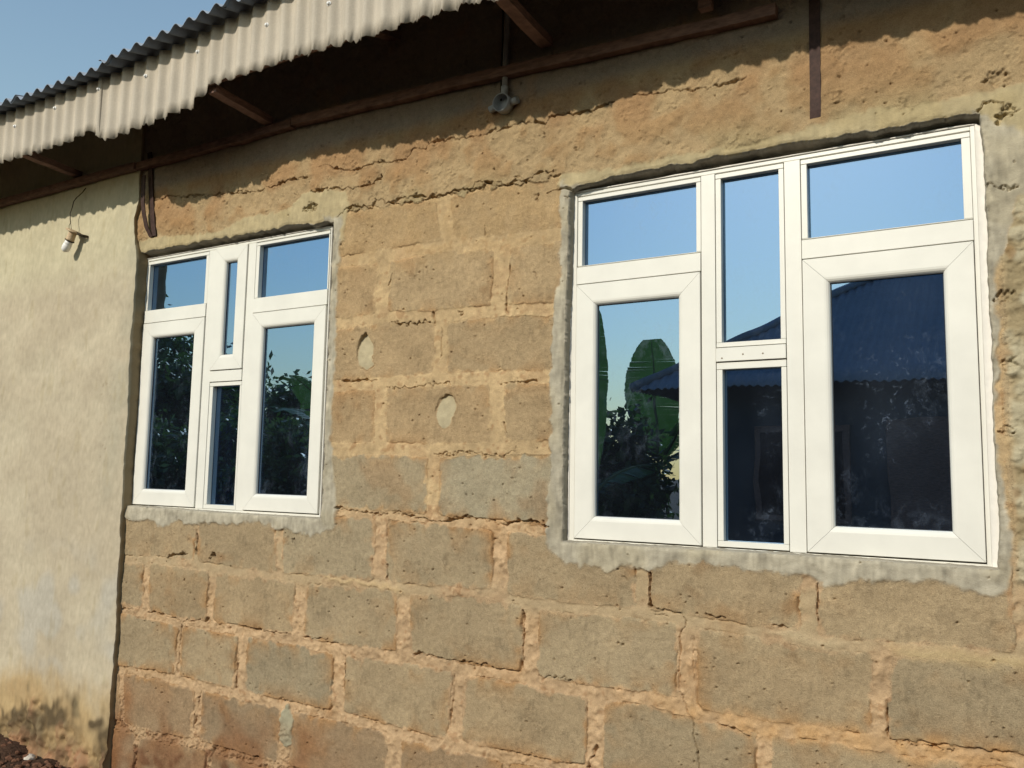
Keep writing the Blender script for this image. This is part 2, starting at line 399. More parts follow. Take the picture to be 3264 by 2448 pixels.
# mud-orange bleed from the joints onto block edges, patchy
ble = np.exp(-np.clip(DB, 0, 1)/.030)*sm(.35+.55*n15+.35*n05b)*isb*(1-wj6)
C = lerp3(np.clip(ble*(.58+.42*lowm), 0, 1), C, alb(178, 136, 90).astype(np.float32))
dk = sm((n05*.8+v05*.6-.9)*1.0)*isb*.30                     # darker damp smears
C *= (1-dk*.5)[..., None]
# upper course joints almost wiped over
wipe = sm((GZ-2.12)/.12)*sm(.5+.7*n05)
C = lerp3(wipe*.55, C, alb(188, 154, 108).astype(np.float32))

# concrete ring beam above the courses, ragged lower lip
lip = np.interp(GX, *J['J0'])
xz = [W(*p) for p in [(296, 545), (722, 462), (742, 464)]]
bl = np.where(GX < xz[1][0], 2.40, np.where(GX > 2.325, 2.36, lip))+.003*n02+.002*n01+.007*n05
dbm = WZ*0+GZ-bl
bm_ = dbm > 0
LAB[bm_] = 1; isb = LAB >= 10
lipf = sm(dbm/.008+.5)
H = H*(1-lipf)+lipf*(.006+.0018*n05+.0008*n02+.0005*n01*(1+.9*np.clip(n05b, -1, 2))+.0016*n15-.002*sm((dbm-.05)/.05))
H -= .004*np.exp(-((dbm+.0015)/.0035)**2)*sm(n05*.9+n15*.5+.1)*((GX > 1.28) & (GX < 2.30))
beamc = lerp3(sm(.5+.5*n15+.35*n05), alb(182, 153, 112), alb(174, 140, 98)).astype(np.float32)
hot = sm((GZ-2.48)/.14)*sm(.62+.5*n15)
beamc = lerp3(hot*.6, beamc, alb(172, 132, 92).astype(np.float32))
beamc = lerp3(sm((GZ-2.70)/.06)*.8, beamc, alb(150, 136, 120).astype(np.float32))  # grey concrete under the eave, colour darkened a little to paint in its shade
grn = sm((2.52-GZ)/.10)*sm(.2+.6*n15)
beamc = lerp3(grn*.5, beamc, alb(170, 156, 116).astype(np.float32))
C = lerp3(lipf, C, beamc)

def pdist(pts, x, z, closed=False):
    best = np.full(x.shape, 9., np.float32); n = len(pts)
    for i in range(n if closed else n-1):
        (ax, az), (bx_, bz) = pts[i], pts[(i+1) % n]
        dx, dz = bx_-ax, bz-az; L2 = dx*dx+dz*dz+1e-12
        t = np.clip(((x-ax)*dx+(z-az)*dz)/L2, 0, 1)
        best = np.minimum(best, np.hypot(x-ax-t*dx, z-az-t*dz))
    return best
def inside(pts, x, z):
    r = np.zeros(x.shape, bool); n = len(pts)
    for i in range(n):
        (ax, az), (bx_, bz) = pts[i], pts[(i+1) % n]
        if az == bz: continue
        c = ((az > z) != (bz > z)) & (x < (bx_-ax)*(z-az)/(bz-az)+ax)
        r ^= c
    return r
def sdist(pts, x, z):
    d = pdist(pts, x, z, True); return np.where(inside(pts, x, z), d, -d)
def P(*a): return [W(*p) for p in a]

# cement patches -------------------------------------------------------------------------------
def patch(pts, thick, col, soft=.006, rough=1.0, amp=1.0, own=True, vary=.0):
    q = np.array(pts); s_ = win(q[:, 0].min(), q[:, 0].max(), q[:, 1].min(), q[:, 1].max(), .03)
    x = (GX+amp*(.0030*n05+.0016*n02+.0008*n01))[s_]; z = (GZ+amp*(.0040*n05b+.0020*n02b+.0009*n01b))[s_]
    d = sdist(pts, x, z); f = sm(d/soft+.5)
    rr = rough*(.0005*n02+.0003*n01+.0014*n05+.0012*n15)[s_]
    H[s_] = H[s_]*(1-f)+(thick+rr)*f
    c = np.broadcast_to(np.asarray(col, np.float32), f.shape+(3,))
    if vary: c = c*(1+.7*vary*n05b[s_]+.4*vary*n02[s_]+.7*vary*v05[s_])[..., None]*(1-np.array([0, .02, .07], np.float32)*sm(n15*.8)[s_][..., None])
    C[s_] = C[s_]*(1-f[..., None])+c*f[..., None]
    if own: LAB[s_][d > 0] = 2
GRY = alb(176, 163, 138); GRN = alb(180, 166, 132); CRM = alb(192, 180, 150)
# top of small window
patch(P((285, 560), (290, 529), (331, 515), (400, 508), (478, 500), (540, 467), (618, 456), (647, 426), (673, 412), (750, 414), (756, 440), (748, 480), (740, 520), (700, 520), (300, 570)), .005, alb(182, 162, 122), soft=.016, rough=.5, vary=.06)
patch(P((700, 470), (742, 470), (737, 520), (732, 598), (728, 671), (724, 782), (717, 892), (717, 966), (721, 1039), (724, 1060), (727, 1133), (709, 1147), (669, 1160), (640, 1150), (603, 1141),
        (551, 1128), (478, 1134), (445, 1128), (415, 1134), (385, 1128), (353, 1141), (335, 1128), (316, 1120), (290, 1123), (255, 1118), (255, 1085), (600, 1085), (690, 1085), (700, 700)), .0035, GRY, soft=.014, rough=.9, vary=.10)
# round the large window
patch(P((1300, 455), (1205, 400), (1209, 386), (1232, 374), (1262, 371), (1330, 364), (1440, 341), (1560, 322), (1640, 306), (1720, 286), (1770, 270), (1830, 256), (1890, 236), (1950, 233), (2020, 222), (2100, 205),
        (2135, 200), (2260, 160), (2260, 290), (2110, 300)), .004, alb(182, 162, 122), soft=.018, rough=.6, vary=.06)
patch(P((1300, 400), (1212, 395), (1212, 478), (1207, 598), (1196, 690), (1189, 782), (1192, 892), (1190, 1002), (1186, 1076), (1181, 1178), (1192, 1194), (1222, 1213), (1266, 1222), (1321, 1229), (1358, 1221),
        (1390, 1232), (1405, 1233), (1431, 1229), (1447, 1218), (1527, 1220), (1600, 1228), (1656, 1234), (1682, 1241), (1722, 1240), (1766, 1258), (1799, 1273), (1821, 1262), (1840, 1248), (1862, 1245), (1888, 1260),
        (1965, 1251), (2010, 1252), (2060, 1264), (2086, 1279), (2156, 1284), (2178, 1268), (2186, 1200), (2181, 1120), (2168, 1040), (2150, 980), (2150, 900), (2160, 800), (2156, 700), (2150, 600), (2176, 520),
        (2196, 430), (2260, 420), (2260, 300), (2100, 240), (2100, 600), (2100, 1100), (1300, 1100)), .0035, GRY, soft=.014, rough=.9, vary=.10)
# rough torn render right of the large window
s_ = win(3.59, 4.42, 1.12, 2.44); x = GX[s_]; z = GZ[s_]
tf = sm((WX[s_]-3.60)/.03)*sm((WZ[s_]-1.12)/.03)*sm((2.44-z)/.05)*(LAB[s_] != 2)
H[s_] = H[s_]*(1-tf)+tf*(.006+.0018*n02[s_]+.0026*n05[s_]+.0009*n01[s_])
rc = lerp3(sm(.5+.6*n05[s_]+.3*n15[s_]), alb(158, 138, 102), alb(184, 168, 134)).astype(np.float32)
rc = lerp3(sm(n05b[s_]*.8-.5)*.6, rc, alb(140, 104, 62).astype(np.float32))
C[s_] = C[s_]*(1-tf[..., None])+rc*tf[..., None]
LAB[s_][tf > .5] = 2
# raw spalls next to corners
def spall(c, rx, rz, depth, col=None, rim=.004, noisy=1.0):
    cx_, cz_ = W(*c); s_ = win(cx_-rx, cx_+rx, cz_-rz, cz_+rz, .02)
    x = WX[s_]+noisy*.003*n01[s_]; z = WZ[s_]+noisy*.003*n01b[s_]
    q = np.hypot((x-cx_)/rx, (z-cz_)/rz); f = sm((1.12-q)/.3)
    H[s_] -= f*depth*(1+.3*n01[s_]*noisy)
    if col is not None: C[s_] = lerp3(sm((1.05-q)/.16), C[s_], np.asarray(col, np.float32))
# scoop holes filled with smooth cement
for c, rx, rz in (((788, 758), .041, .068), ((961, 889), .043, .062)):
    cx_, cz_ = W(*c); s_ = win(cx_-rx, cx_+rx, cz_-rz, cz_+rz, .02)
    q = np.hypot((WX[s_]-cx_)/rx*(1+.12*(WZ[s_]-cz_)/rz), (WZ[s_]-cz_)/rz)
    q = q*(1+.05*n05[s_]+.035*n02[s_]); f = sm((1.04-q)/.10)
    H[s_] = H[s_]*(1-f)+f*(-.009+.0002*n02[s_]-.13*np.clip(WZ[s_]-cz_, -.05, .1)-.04*(WX[s_]-cx_))
    C[s_] = lerp3(sm((.99-q)/.10)*.9, C[s_], alb(184, 167, 131).astype(np.float32)*(1+.05*n02[s_])[..., None])
    H[s_] -= .006*np.exp(-((q-1.05)/.05)**2)*sm(.4+n05b[s_])
    LAB[s_][q < .98] = 2
# grey daub in a lower joint
cx_, cz_ = W(619, 1569)
patch([(cx_+.036*math.cos(a)*(1+.15*math.sin(3*a)), cz_+.075*math.sin(a)) for a in np.linspace(0, 6.28, 14)[:-1]], .006, alb(166, 156, 126), vary=.04)
patch(P((700, 1250), (760, 1262), (809, 1270), (870, 1280), (860, 1268), (790, 1256), (720, 1246)), .003, alb(204, 172, 126), own=False, soft=.02, rough=.3)
patch(P((1655, 1362), (1700, 1362), (1790, 1385), (1830, 1392), (1800, 1402), (1740, 1390), (1690, 1378)), .003, alb(196, 170, 130), own=False, soft=.03, rough=.4)
patch(P((1930, 1400), (2060, 1405), (2260, 1425), (2260, 1450), (2100, 1438), (1960, 1420)), .002, alb(196, 168, 122), own=False, soft=.04, rough=.4)
# wide orange bed joint lower right, red-brown stained lower left
for (a, b, c, d_) in (((1250, 1500), (1560, 1530), (2212, 1640), (1280, 1560)),):
    s_ = win(2.3, 4.4, .62, .92)
    t = (np.abs(GZ[s_]-jz('J7', GX[s_]))/.045); f = sm(1.25-t)*sm((GX[s_]-2.4)/.5)*(.55+.25*n05[s_])
    C[s_] = lerp3(np.clip(f, 0, 1)*.8, C[s_], alb(208, 162, 108).astype(np.float32))
red = sm((.50-GZ+.05*n15)/.35)*sm((2.6-GX)/1.6)
C = lerp3(np.clip(red*(.5+.35*n15), 0, .85), C, alb(150, 108, 74).astype(np.float32))
red2 = sm((.22-GZ+.05*n05)/.25)
C = lerp3(np.clip(red2*(.7+.3*n05), 0, .9), C, alb(128, 88, 60).astype(np.float32))
rough_lo = sm((.42-GZ+.06*n15)/.2)*(LAB < 10)
H += rough_lo*(.0015*n01+.0025*n02)
rust = sm(n40*.5+n15*.5+n05*.3-.9)*(LAB != 2)*.22
C = lerp3(rust, C, alb(176, 122, 70).astype(np.float32))

# cracks ---------------------------------------------------------------------------------------
CR = [  # (points, half width m, depth m, jitter)
 ([(330, 440), (345, 432), (372, 424), (410, 424), (455, 423), (470, 422), (490, 416), (545, 415), (590, 402), (636, 386), (665, 385)], .0028, .012, 1.2),
 ([(690, 362), (705, 357), (745, 369), (780, 365), (815, 349), (840, 353), (880, 345), (893, 325), (922, 321), (924, 308), (948, 305), (1028, 296), (1076, 281), (1131, 264), (1180, 264), (1190, 253), (1267, 241), (1304, 229), (1327, 217)], .0022, .012, 1.0),
 ([(1370, 206), (1400, 205), (1450, 196), (1500, 194), (1525, 192), (1557, 182), (1575, 178), (1611, 167)], .0016, .009, 1.0),
 ([(673, 415), (720, 408), (745, 407), (768, 404), (808, 397), (824, 383)], .0028, .013, 1.1),
 ([(730, 468), (745, 455), (768, 445), (805, 449), (812, 434), (852, 437), (892, 426), (944, 423), (981, 415), (1025, 408), (1029, 390), (1076, 397), (1135, 393), (1150, 379), (1198, 368)], .0028, .014, 1.25),
 ([(1182, 416), (1205, 409), (1231, 407)], .0024, .014, .6),
 ([(1404, 1239), (1404, 1311)], .0026, .02, .3), ([(1400, 1311), (1432, 1319), (1467, 1322), (1483, 1343), (1470, 1366), (1468, 1416), (1466, 1464), (1467, 1490), (1476, 1519), (1494, 1552), (1498, 1571), (1502, 1600), (1509, 1637), (1510, 1670)], .0014, .010, .8),
 ([(1497, 1380), (1498, 1470)], .0009, .006, .5),
 ([(1766, 1262), (1766, 1340)], .0014, .010, .6),
 ([(725, 1100), (795, 1107), (840, 1110), (898, 1115), (928, 1124), (960, 1125), (994, 1117), (1045, 1121), (1093, 1135), (1111, 1126), (1152, 1128), (1186, 1137)], .0026, .013, 1.2),
 ([(1130, 1321), (1133, 1361), (1130, 1400), (1129, 1440)], .0020, .013, .8),
 ([(895, 1413), (950, 1422), (1009, 1432), (1108, 1448)], .0020, .012, 1.0), ([(1160, 1461), (1200, 1466), (1240, 1475)], .0024, .013, 1.0),
 ([(515, 1406), (512, 1440), (509, 1488)], .0026, .016, .5), ([(390, 1352), (384, 1420), (381, 1455)], .0018, .010, 1.0),
 ([(257, 1314), (286, 1315)], .002, .01, .8), ([(320, 1322), (353, 1329), (390, 1343), (431, 1340)], .0022, .012, .9),
 ([(496, 1347), (551, 1361), (618, 1370)], .0022, .012, .8), ([(650, 1376), (706, 1383)], .0022, .012, .6), ([(434, 1483), (425, 1530), (419, 1571)], .0028, .014, 1.2),
 ([(746, 1417), (746, 1490)], .0016, .010, .8), ([(836, 1222), (836, 1252)], .0022, .012, .8), ([(979, 1461), (972, 1571)], .0018, .010, 1.0),
 ([(1288, 1615), (1267, 1659)], .0026, .013, 1.0), ([(1917, 1523), (1917, 1589)], .0036, .016, .4), ([(1921, 1591), (1961, 1604), (2024, 1611), (2060, 1622)], .0028, .012, 1.2),
 ([(1546, 1564), (1619, 1589)], .0018, .009, 1.0), ([(1102, 572), (1100, 598), (1095, 631), (1093, 671)], .0020, .013, .8),
 ([(953, 708), (952, 771)], .0014, .010, .5), ([(847, 591), (839, 620)], .0018, .010, .8), ([(1047, 487), (1047, 507)], .002, .011, .6), ([(1087, 912), (1095, 935)], .002, .01, 1.),
 ([(423, 1155), (423, 1196)], .003, .016, .9), ([(360, 1202), (404, 1196)], .0026, .014, .8), ([(467, 1195), (455, 1208)], .004, .015, 1.2),
 ([(739, 823), (815, 822)], .0018, .010, .7), ([(835, 838), (880, 837), (925, 832), (972, 827)], .0014, .008, 1.2), ([(1090, 827), (1160, 821)], .0018, .010, .8),
 ([(935, 985), (1000, 977), (1082, 985), (1115, 972)], .0012, .007, 1.5), ([(843, 697), (880, 702), (930, 696)], .0022, .010, 2.),
 ([(936, 675), (938, 700)], .0018, .01, .8), ([(1155, 585), (1160, 600)], .001, .006, .8),
 ([(2112, 243), (2124, 222), (2140, 216), (2180, 225)], .0018, .009, 1.), ([(2186, 242), (2170, 246), (2160, 258)], .003, .012, 2.), ([(2125, 395), (2150, 408), (2200, 405)], .0016, .008, 1.5),
 ([(560, 385), (572, 375), (588, 392)], .001, .006, 1.5), ([(1412, 1328), (1445, 1335)], .001, .006, 1.), ([(1345, 1246), (1358, 1252)], .0016, .008, 1.2), ([(1527, 1330), (1568, 1336)], .0018, .009, .8), ([(1675, 1356), (1700, 1353)], .0016, .008, 1.),
]
CM = np.zeros(sh, bool)
for pts, hw, dp, jit in CR:
    q = np.array(P(*pts)); s_ = win(q[:, 0].min(), q[:, 0].max(), q[:, 1].min(), q[:, 1].max(), .02)
    x = GX[s_]+jit*(.0022*n02[s_]+.0006*n01[s_]); z = GZ[s_]+jit*(.0030*n02b[s_]+.0008*n01b[s_]+.0015*n05[s_])
    d = pdist([tuple(a) for a in q], x, z)
    ww = np.maximum(hw*1.05*(1+.55*n05b[s_]+.25*n02[s_]), .0009)
    H[s_] -= dp*1.5*sm(1.45-d/ww)
    CM[s_] |= d < ww*3.2+.004
# chipped pockets and pits
for c, rx, rz, dp in (((675, 447), .030, .018, .016), ((660, 452), .015, .012, .012), ((1486, 1110), .0, .0, 0), ((635, 1168), .010, .006, .012), ((447, 1340), .018, .012, .012), ((394, 1196), .016, .011, .014), ((455, 1204), .008, .014, .012),
                     ((610, 1511), .010, .006, .012), ((996, 676), .012, .005, .01), ((918, 1105), .0, .0, 0), ((2180, 240), .018, .010, .012), ((2155, 170), .03, .022, .010), ((1980, 300), .02, .01, .006), ((2170, 640), .022, .016, .010), ((2185, 790), .018, .016, .010),
                     ((2180, 930), .016, .012, .009), ((1245, 320), .008, .006, .008), ((1228, 426), .01, .006, .008), ((1160, 426), .008, .012, .008), ((1120, 385), .012, .006, .008), ((1180, 290), .008, .004, .008)):
    if rx: spall(c, rx, rz, dp)
npit = 3200
px_ = RNG.uniform(X0+.05, X1-.02, npit); pz_ = np.abs(RNG.uniform(.1, 2.95, npit)); pr_ = RNG.uniform(.0020, .0052, npit)*RNG.uniform(.7, 1, npit)
clump = n15[np.clip(((pz_-Z0)/RES).astype(int), 0, NZ-1), np.clip(((px_-X0)/RES).astype(int), 0, NX-1)]
lb_ = LAB[np.clip(((pz_-Z0)/RES).astype(int), 0, NZ-1), np.clip(((px_-X0)/RES).astype(int), 0, NX-1)]
for a, b, r, cl, l in zip(px_, pz_, pr_, clump, lb_):
    if cl < .2 and RNG.random() < .80: continue
    if l == 2 and RNG.random() < .7: continue
    s_ = win(a-r, a+r, b-r, b+r, .006); q = np.hypot(WX[s_]-a, (WZ[s_]-b)*1.3)/r
    H[s_] -= .010*sm(1.3-q)*min(1, r/.0035)
    if r > .0028: CM[s_] = True

# window openings: the face turns back to the frames -------------------------------------------
OPEN = [P((296, 546), (350, 538), (426, 524), (520, 508), (640, 485), (722, 479), (711, 700), (699, 1000), (694, 1121), (480, 1108), (267, 1092), (280, 820)),
        P((1230, 407), (1300, 388), (1400, 366), (1560, 338), (1720, 309), (1880, 282), (2116, 246), (2126, 312), (2129, 367), (2131, 441), (2137, 514), (2134, 561), (2139, 671), (2146, 782), (2149, 965), (2161, 1134), (2158, 1231), (1700, 1198), (1213, 1170), (1219, 800))]
SINK = np.full(sh, -1., np.float32)
for k_, pts in enumerate(OPEN):
    q = np.array(pts); s_ = win(q[:, 0].min(), q[:, 0].max(), q[:, 1].min(), q[:, 1].max(), .03)
    topw = sm((GZ[s_]-q[:, 1].max()+.10)/.05)
    d = sdist(pts, GX[s_]+.0006*n02[s_]+.0008*n05[s_], GZ[s_]+.0006*n02b[s_]+.0030*n05b[s_]*topw)
    SINK[s_] = np.maximum(SINK[s_], d)
ROUND = sm(1+SINK/.012)*(SINK < 0)
H -= .003*ROUND
H[SINK > -.03] -= 0
cut = SINK > 0
H[cut] = (H-.058*np.clip(SINK/.006, 0, 1))[cut]
H[SINK > .006] = -.058
LAB[(SINK > -.004)] = 2
rv = (SINK > -.001)
C[rv] = (alb(168, 156, 134)*(1+.06*n05[rv][:, None])).astype(np.float32)

# left boundary against the plastered wall
EDGE = np.array([W(300, 380, YP), W(297, 440, YP), W(289, 470, YP), W(293, 520, YP), W(296, 560, YP), W(262, 1100, YP), W(252, 1300, YP), W(230, 1659, YP)])
eo = np.argsort(EDGE[:, 1]); edge_x = np.interp(zs, EDGE[eo, 1], EDGE[eo, 0])
leftcut = GX < (edge_x[:, None]-.04)

C *= np.where((LAB == 2)[..., None], np.array([.97, .955, .90], np.float32), np.array([.955, .942, .885], np.float32))
# mesh: 5 mm cells, 2.5 mm where the relief or the ownership changes ----------------------------
NCX, NCZ = (NX-1)//2, (NZ-1)//2
gz_, gx_ = np.gradient(H)
busy = (np.hypot(gx_, gz_) > .0011) | CM
lb = LAB.astype(np.int32); busy[1:, :] |= lb[1:] != lb[:-1]; busy[:, 1:] |= lb[:, 1:] != lb[:, :-1]
busy |= np.abs(SINK) < .012
bc = busy[:-1, :-1].reshape(NCZ, 2, NCX, 2).any((1, 3))
hide = (SINK > .016) | leftcut
hc = hide[:-1, :-1].reshape(NCZ, 2, NCX, 2).all((1, 3))
zc = zs[:-1:2][:NCZ]
bc &= ((zc > .0) & (zc < 2.86))[:, None] & (xs[:-1:2][None, :NCX] < 3.82)
ref = bc & ~hc; crs = ~bc & ~hc
Hm = H.copy()                                    # close the T-junctions
r = ref
up_ = np.zeros_like(r); up_[1:] = r[1:] != r[:-1]
mid = Hm[0:-1:2, 0:-2:2][:NCZ]*.5+Hm[0:-1:2, 2::2][:NCZ]*.5
t_ = Hm[0:-1:2, 1::2][:NCZ]; t_[up_] = mid[up_]
le_ = np.zeros_like(r); le_[:, 1:] = r[:, 1:] != r[:, :-1]
mid = Hm[0:-2:2, 0:-1:2][:, :NCX]*.5+Hm[2::2, 0:-1:2][:, :NCX]*.5
t_ = Hm[1::2, 0:-1:2][:, :NCX]; t_[le_] = mid[le_]
VID = (np.arange(NZ)[:, None]*NX+np.arange(NX)[None, :]).astype(np.int32)
def quads(J_, I_, s): return np.stack([VID[J_, I_], VID[J_, I_+s], VID[J_+s, I_+s], VID[J_+s, I_]], 1)
jj, ii = np.nonzero(crs); qa = quads(jj*2, ii*2, 2); la = LAB[jj*2+1, ii*2+1]
rj, ri = np.nonzero(ref); fj = np.concatenate([rj*2, rj*2, rj*2+1, rj*2+1]); fi = np.concatenate([ri*2, ri*2+1, ri*2, ri*2+1])
qb = quads(fj, fi, 1); lbv = LAB[fj, fi]
FQ = np.concatenate([qa, qb]); FL = np.concatenate([la, lbv])
VERT = np.stack([GX.ravel(), (YW-Hm).ravel(), GZ.ravel()], 1); CC = C.reshape(-1, 3)
def piece(name, mask, mat, parent, smooth=True):
    q = FQ[mask]; u, inv = np.unique(q.ravel(), return_inverse=True)
    return mesh_obj(name, VERT[u], inv.reshape(-1, 4), mat, parent, smooth, CC[u])
wall = piece('block_wall', FL == 0, M_MORTAR, house)
tag(wall, 'weathered sandcrete block wall with orange earthy mortar joints')
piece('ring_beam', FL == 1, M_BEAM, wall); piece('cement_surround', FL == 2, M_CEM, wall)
order = np.argsort(FL, kind='stable'); cnt = np.searchsorted(FL[order], np.arange(bh+2))
for lab, tone, rn, cx_, cz_ in BLK:
    idx = order[cnt[lab]:cnt[lab+1]]
    if len(idx) > 25: 
        mk = idx; q = FQ[mk]; u, inv = np.unique(q.ravel(), return_inverse=True)
        mesh_obj('block', VERT[u], inv.reshape(-1, 4), M_BLOCK, wall, True, CC[u])
# masonry core behind the face (round the openings) and the returns out of frame
def core():
    bm = bmesh.new(); y0, y1 = .028, .19
    for a in ((-.08, .0, -.1, 3.24), (1.214, 2.33, -.1, 3.24), (3.566, 7.0, -.1, 3.24), (.0, 1.214, -.1, 1.2), (2.33, 3.566, -.1, 1.165), (.0, 1.214, 2.402, 3.24), (2.33, 3.566, 2.366, 3.24)):
        bx(bm, a[0]+.0, a[1], y0, y1, a[2], a[3])
    bx(bm, 4.415, 7.0, YW, .027, -.1, 3.24); bx(bm, 7.002, 7.2, YW, 7, -.1, 3.24)
    return bm_obj('wall_core', bm, masonry('wall_core_masonry', .001, .2, .004, tuple(alb(165, 148, 115))), house)
core()

# plastered wall to the left -------------------------------------------------------------------
RP = .008; PX0 = -3.4; npx = int((.09-PX0)/RP)+1; npz = int((3.24+.1)/RP)+1
px = PX0+np.arange(npx)*RP; pz = -.1+np.arange(npz)*RP
QX, QZ = np.meshgrid(px, pz)
def pn(cell, seed, an=1.0):
    r_ = np.random.default_rng(seed); f = np.fft.rfft2(r_.standard_normal(QX.shape))
    ky = np.fft.fftfreq(QX.shape[0])[:, None]/RP; kx = np.fft.rfftfreq(QX.shape[1])[None, :]/RP
    f *= np.exp(-((kx*cell*an)**2+(ky*cell)**2)*1.5); a = np.fft.irfft2(f, s=QX.shape); return a/a.std()
a1, a2, a3, a4, av = pn(.02, 1), pn(.06, 2), pn(.18, 3), pn(.5, 4), pn(.12, 5, .3)
ex = np.interp(pz, EDGE[eo, 1], EDGE[eo, 0])
def s1(seed, w):
    q_ = np.convolve(np.random.default_rng(seed).standard_normal(npz+8*w), np.hanning(w), 'same')[4*w:4*w+npz]; return q_/q_.std()
exj = ex+.0018*s1(3, 9)+.0016*s1(4, 31)
PH = .0008*a2+.0015*a3+.003*a4+.0003*a1
PH = PH+0**sm((QX-ex[:, None]+.12)/.02)*np.sin(QZ*9+a3)*0
basee = sm((.20-QZ+.05*a3)/.12); PH = PH+basee*(.004*a1+.006*a2)
# colours: cream plaster, greyer low down, ochre splash band, black algae, red earth at the foot
pc = lerp3(sm(.5+.35*a4+.2*a3), alb(195, 177, 145), alb(187, 168, 137))
pc = lerp3(sm((QZ-2.2)/.3)*.6, pc, alb(199, 185, 147))
pc = lerp3(sm((QX+.22)/.18)*sm((QZ-1.0)/.3)*.5*sm(.6+.5*a3), pc, alb(176, 164, 136))
pc = lerp3(sm(.2+.6*a3)*sm((1.1-QZ)/.3)*.5, pc, alb(186, 178, 160))
och = sm((.47-QZ+.035*a3+.012*av)/.24); pc = lerp3(och*.75, pc, alb(186, 152, 98))
och2 = sm((.30-QZ+.05*a3+.012*av)/.16); pc = lerp3(och2*.6, pc, alb(172, 138, 92))
ab = pn(.20, 9); up_e = .27+.05*ab+.012*a2+.02*av; lo_e = .02+.05*pn(.13, 10)+.02*a2
alg = sm((up_e-QZ)/.10+.2)*sm((QZ-lo_e)/.07)*sm(1.25+.5*pn(.22, 12))
alg = np.maximum(alg, sm((QX-ex[:, None]+.13+.03*a2)/.06)*sm((.28-QZ+.03*ab)/.06)*.85)
pc = lerp3(np.clip(alg*(.85+.25*a2), 0, .93), pc, alb(88, 72, 50))
erd = sm((.12-QZ+.05*a3+.03*a2)/.10)*(1-.6*alg); pc = lerp3(np.clip(erd, 0, 1)*.85, pc, alb(158, 112, 80))
strk = sm(av*.9+a2*.3-1.0)*.25; pc = lerp3(strk, pc, alb(170, 150, 110))
pits = sm((a1-2.3)*3)*sm((QX+.30)/.1)*sm((1.9-QZ)/.1)*sm((QZ-1.2)/.1)
PH = PH-.002*pits; pc = lerp3(pits*.5, pc, alb(150, 130, 100))
pc = pc*np.array([.965, .965, .935])*(1+.035*pn(.035, 41, .4)+.02*pn(.25, 42))[..., None]
vx = QX.copy()
keep = QX <= exj[:, None]+RP
vx = np.where(QX > exj[:, None], exj[:, None], QX)
vy = YP-PH
vid = np.arange(QX.size).reshape(QX.shape)
k_ = keep[:-1, 1:] & keep[1:, 1:]
jj, ii = np.nonzero(k_)
f_ = np.stack([vid[jj, ii], vid[jj, ii+1], vid[jj+1, ii+1], vid[jj+1, ii]], 1)
V_ = np.stack([vx.ravel(), vy.ravel(), QZ.ravel()], 1); Cp = pc.reshape(-1, 3)
# edge return (real thickness of the plaster)
base = len(V_); m_ = 3
ey = [YP-.0, YP+.012, .03]
last = [int(np.nonzero(keep[j])[0].max()) for j in range(npz)]
rim = []
for t in range(1, m_):
    rim.append(np.stack([exj+.0008*s1(20+t, 25), np.full(npz, ey[t]), pz], 1))
V_ = np.concatenate([V_]+rim); Cp = np.concatenate([Cp]+[np.tile(alb(150, 128, 92), (npz, 1))]*2)
q1 = np.array([[vid[j, last[j]], base+j, base+j+1, vid[j+1, last[j+1]]] for j in range(npz-1)])
q2 = np.array([[base+j, base+npz+j, base+npz+j+1, base+j+1] for j in range(npz-1)])
pw = mesh_obj('plastered_wall', V_, np.concatenate([f_, q1, q2]), M_PLAST, house, True, Cp)
tag(pw, 'cream plastered wall section stained ochre and black near its foot')
me = pw.data; me.polygons.foreach_set('use_smooth', np.r_[np.ones(len(f_), bool), np.zeros(len(q1)*2, bool)]); me.update()

# ------------------------------------------------------------------ windows
def ring(bm, x0, x1, z0, z1, prof, gap=.0005):
    """mitred four-sided section; prof = (inset from outer edge, y) front profile"""
    for side in range(4):
        vs = []
        for a in (0, 1):
            row = []
            for t, y in prof:
                g = gap
                if side == 0: p = ((x0+t+g) if a == 0 else (x1-t-g), y, z0+t)
                elif side == 1: p = (x1-t, y, (z0+t+g) if a == 0 else (z1-t-g))
                elif side == 2: p = ((x1-t-g) if a == 0 else (x0+t+g), y, z1-t)
                else: p = (x0+t, y, (z1-t-g) if a == 0 else (z0+t+g))
                row.append(bm.verts.new(p))
            vs.append(row)
        n = len(prof)
        for i in range(n-1): bm.faces.new((vs[0][i], vs[1][i], vs[1][i+1], vs[0][i+1]))
        bm.faces.new(vs[0]); bm.faces.new(vs[1][::-1])
def fixed_light(wn, x0, x1, z0, z1, ox0, ox1, oz0, oz1):
    """glazing beads round a fixed pane set 22 mm back"""
    bm = bmesh.new(); b = .0009
    bx(bm, x0, x1, -.0015, .022, oz1, z1-.0012, b); bx(bm, x0, ox0, -.0008, .022, oz0, oz1-.001, b)
    bx(bm, ox1, x1, -.0008, .022, oz0, oz1-.001, b)
    if oz0-z0 > .004: bx(bm, x0, x1, -.0015, .022, z0+.0012, oz0-.0006, b)
    bm_obj('glazing_bead', bm, M_UPVC, wn)
    bm = bmesh.new(); bx(bm, ox0-.004, ox1+.004, .023, .027, oz0-.003, oz1+.004)
    bm_obj('pane', bm, M_GLASS, wn)
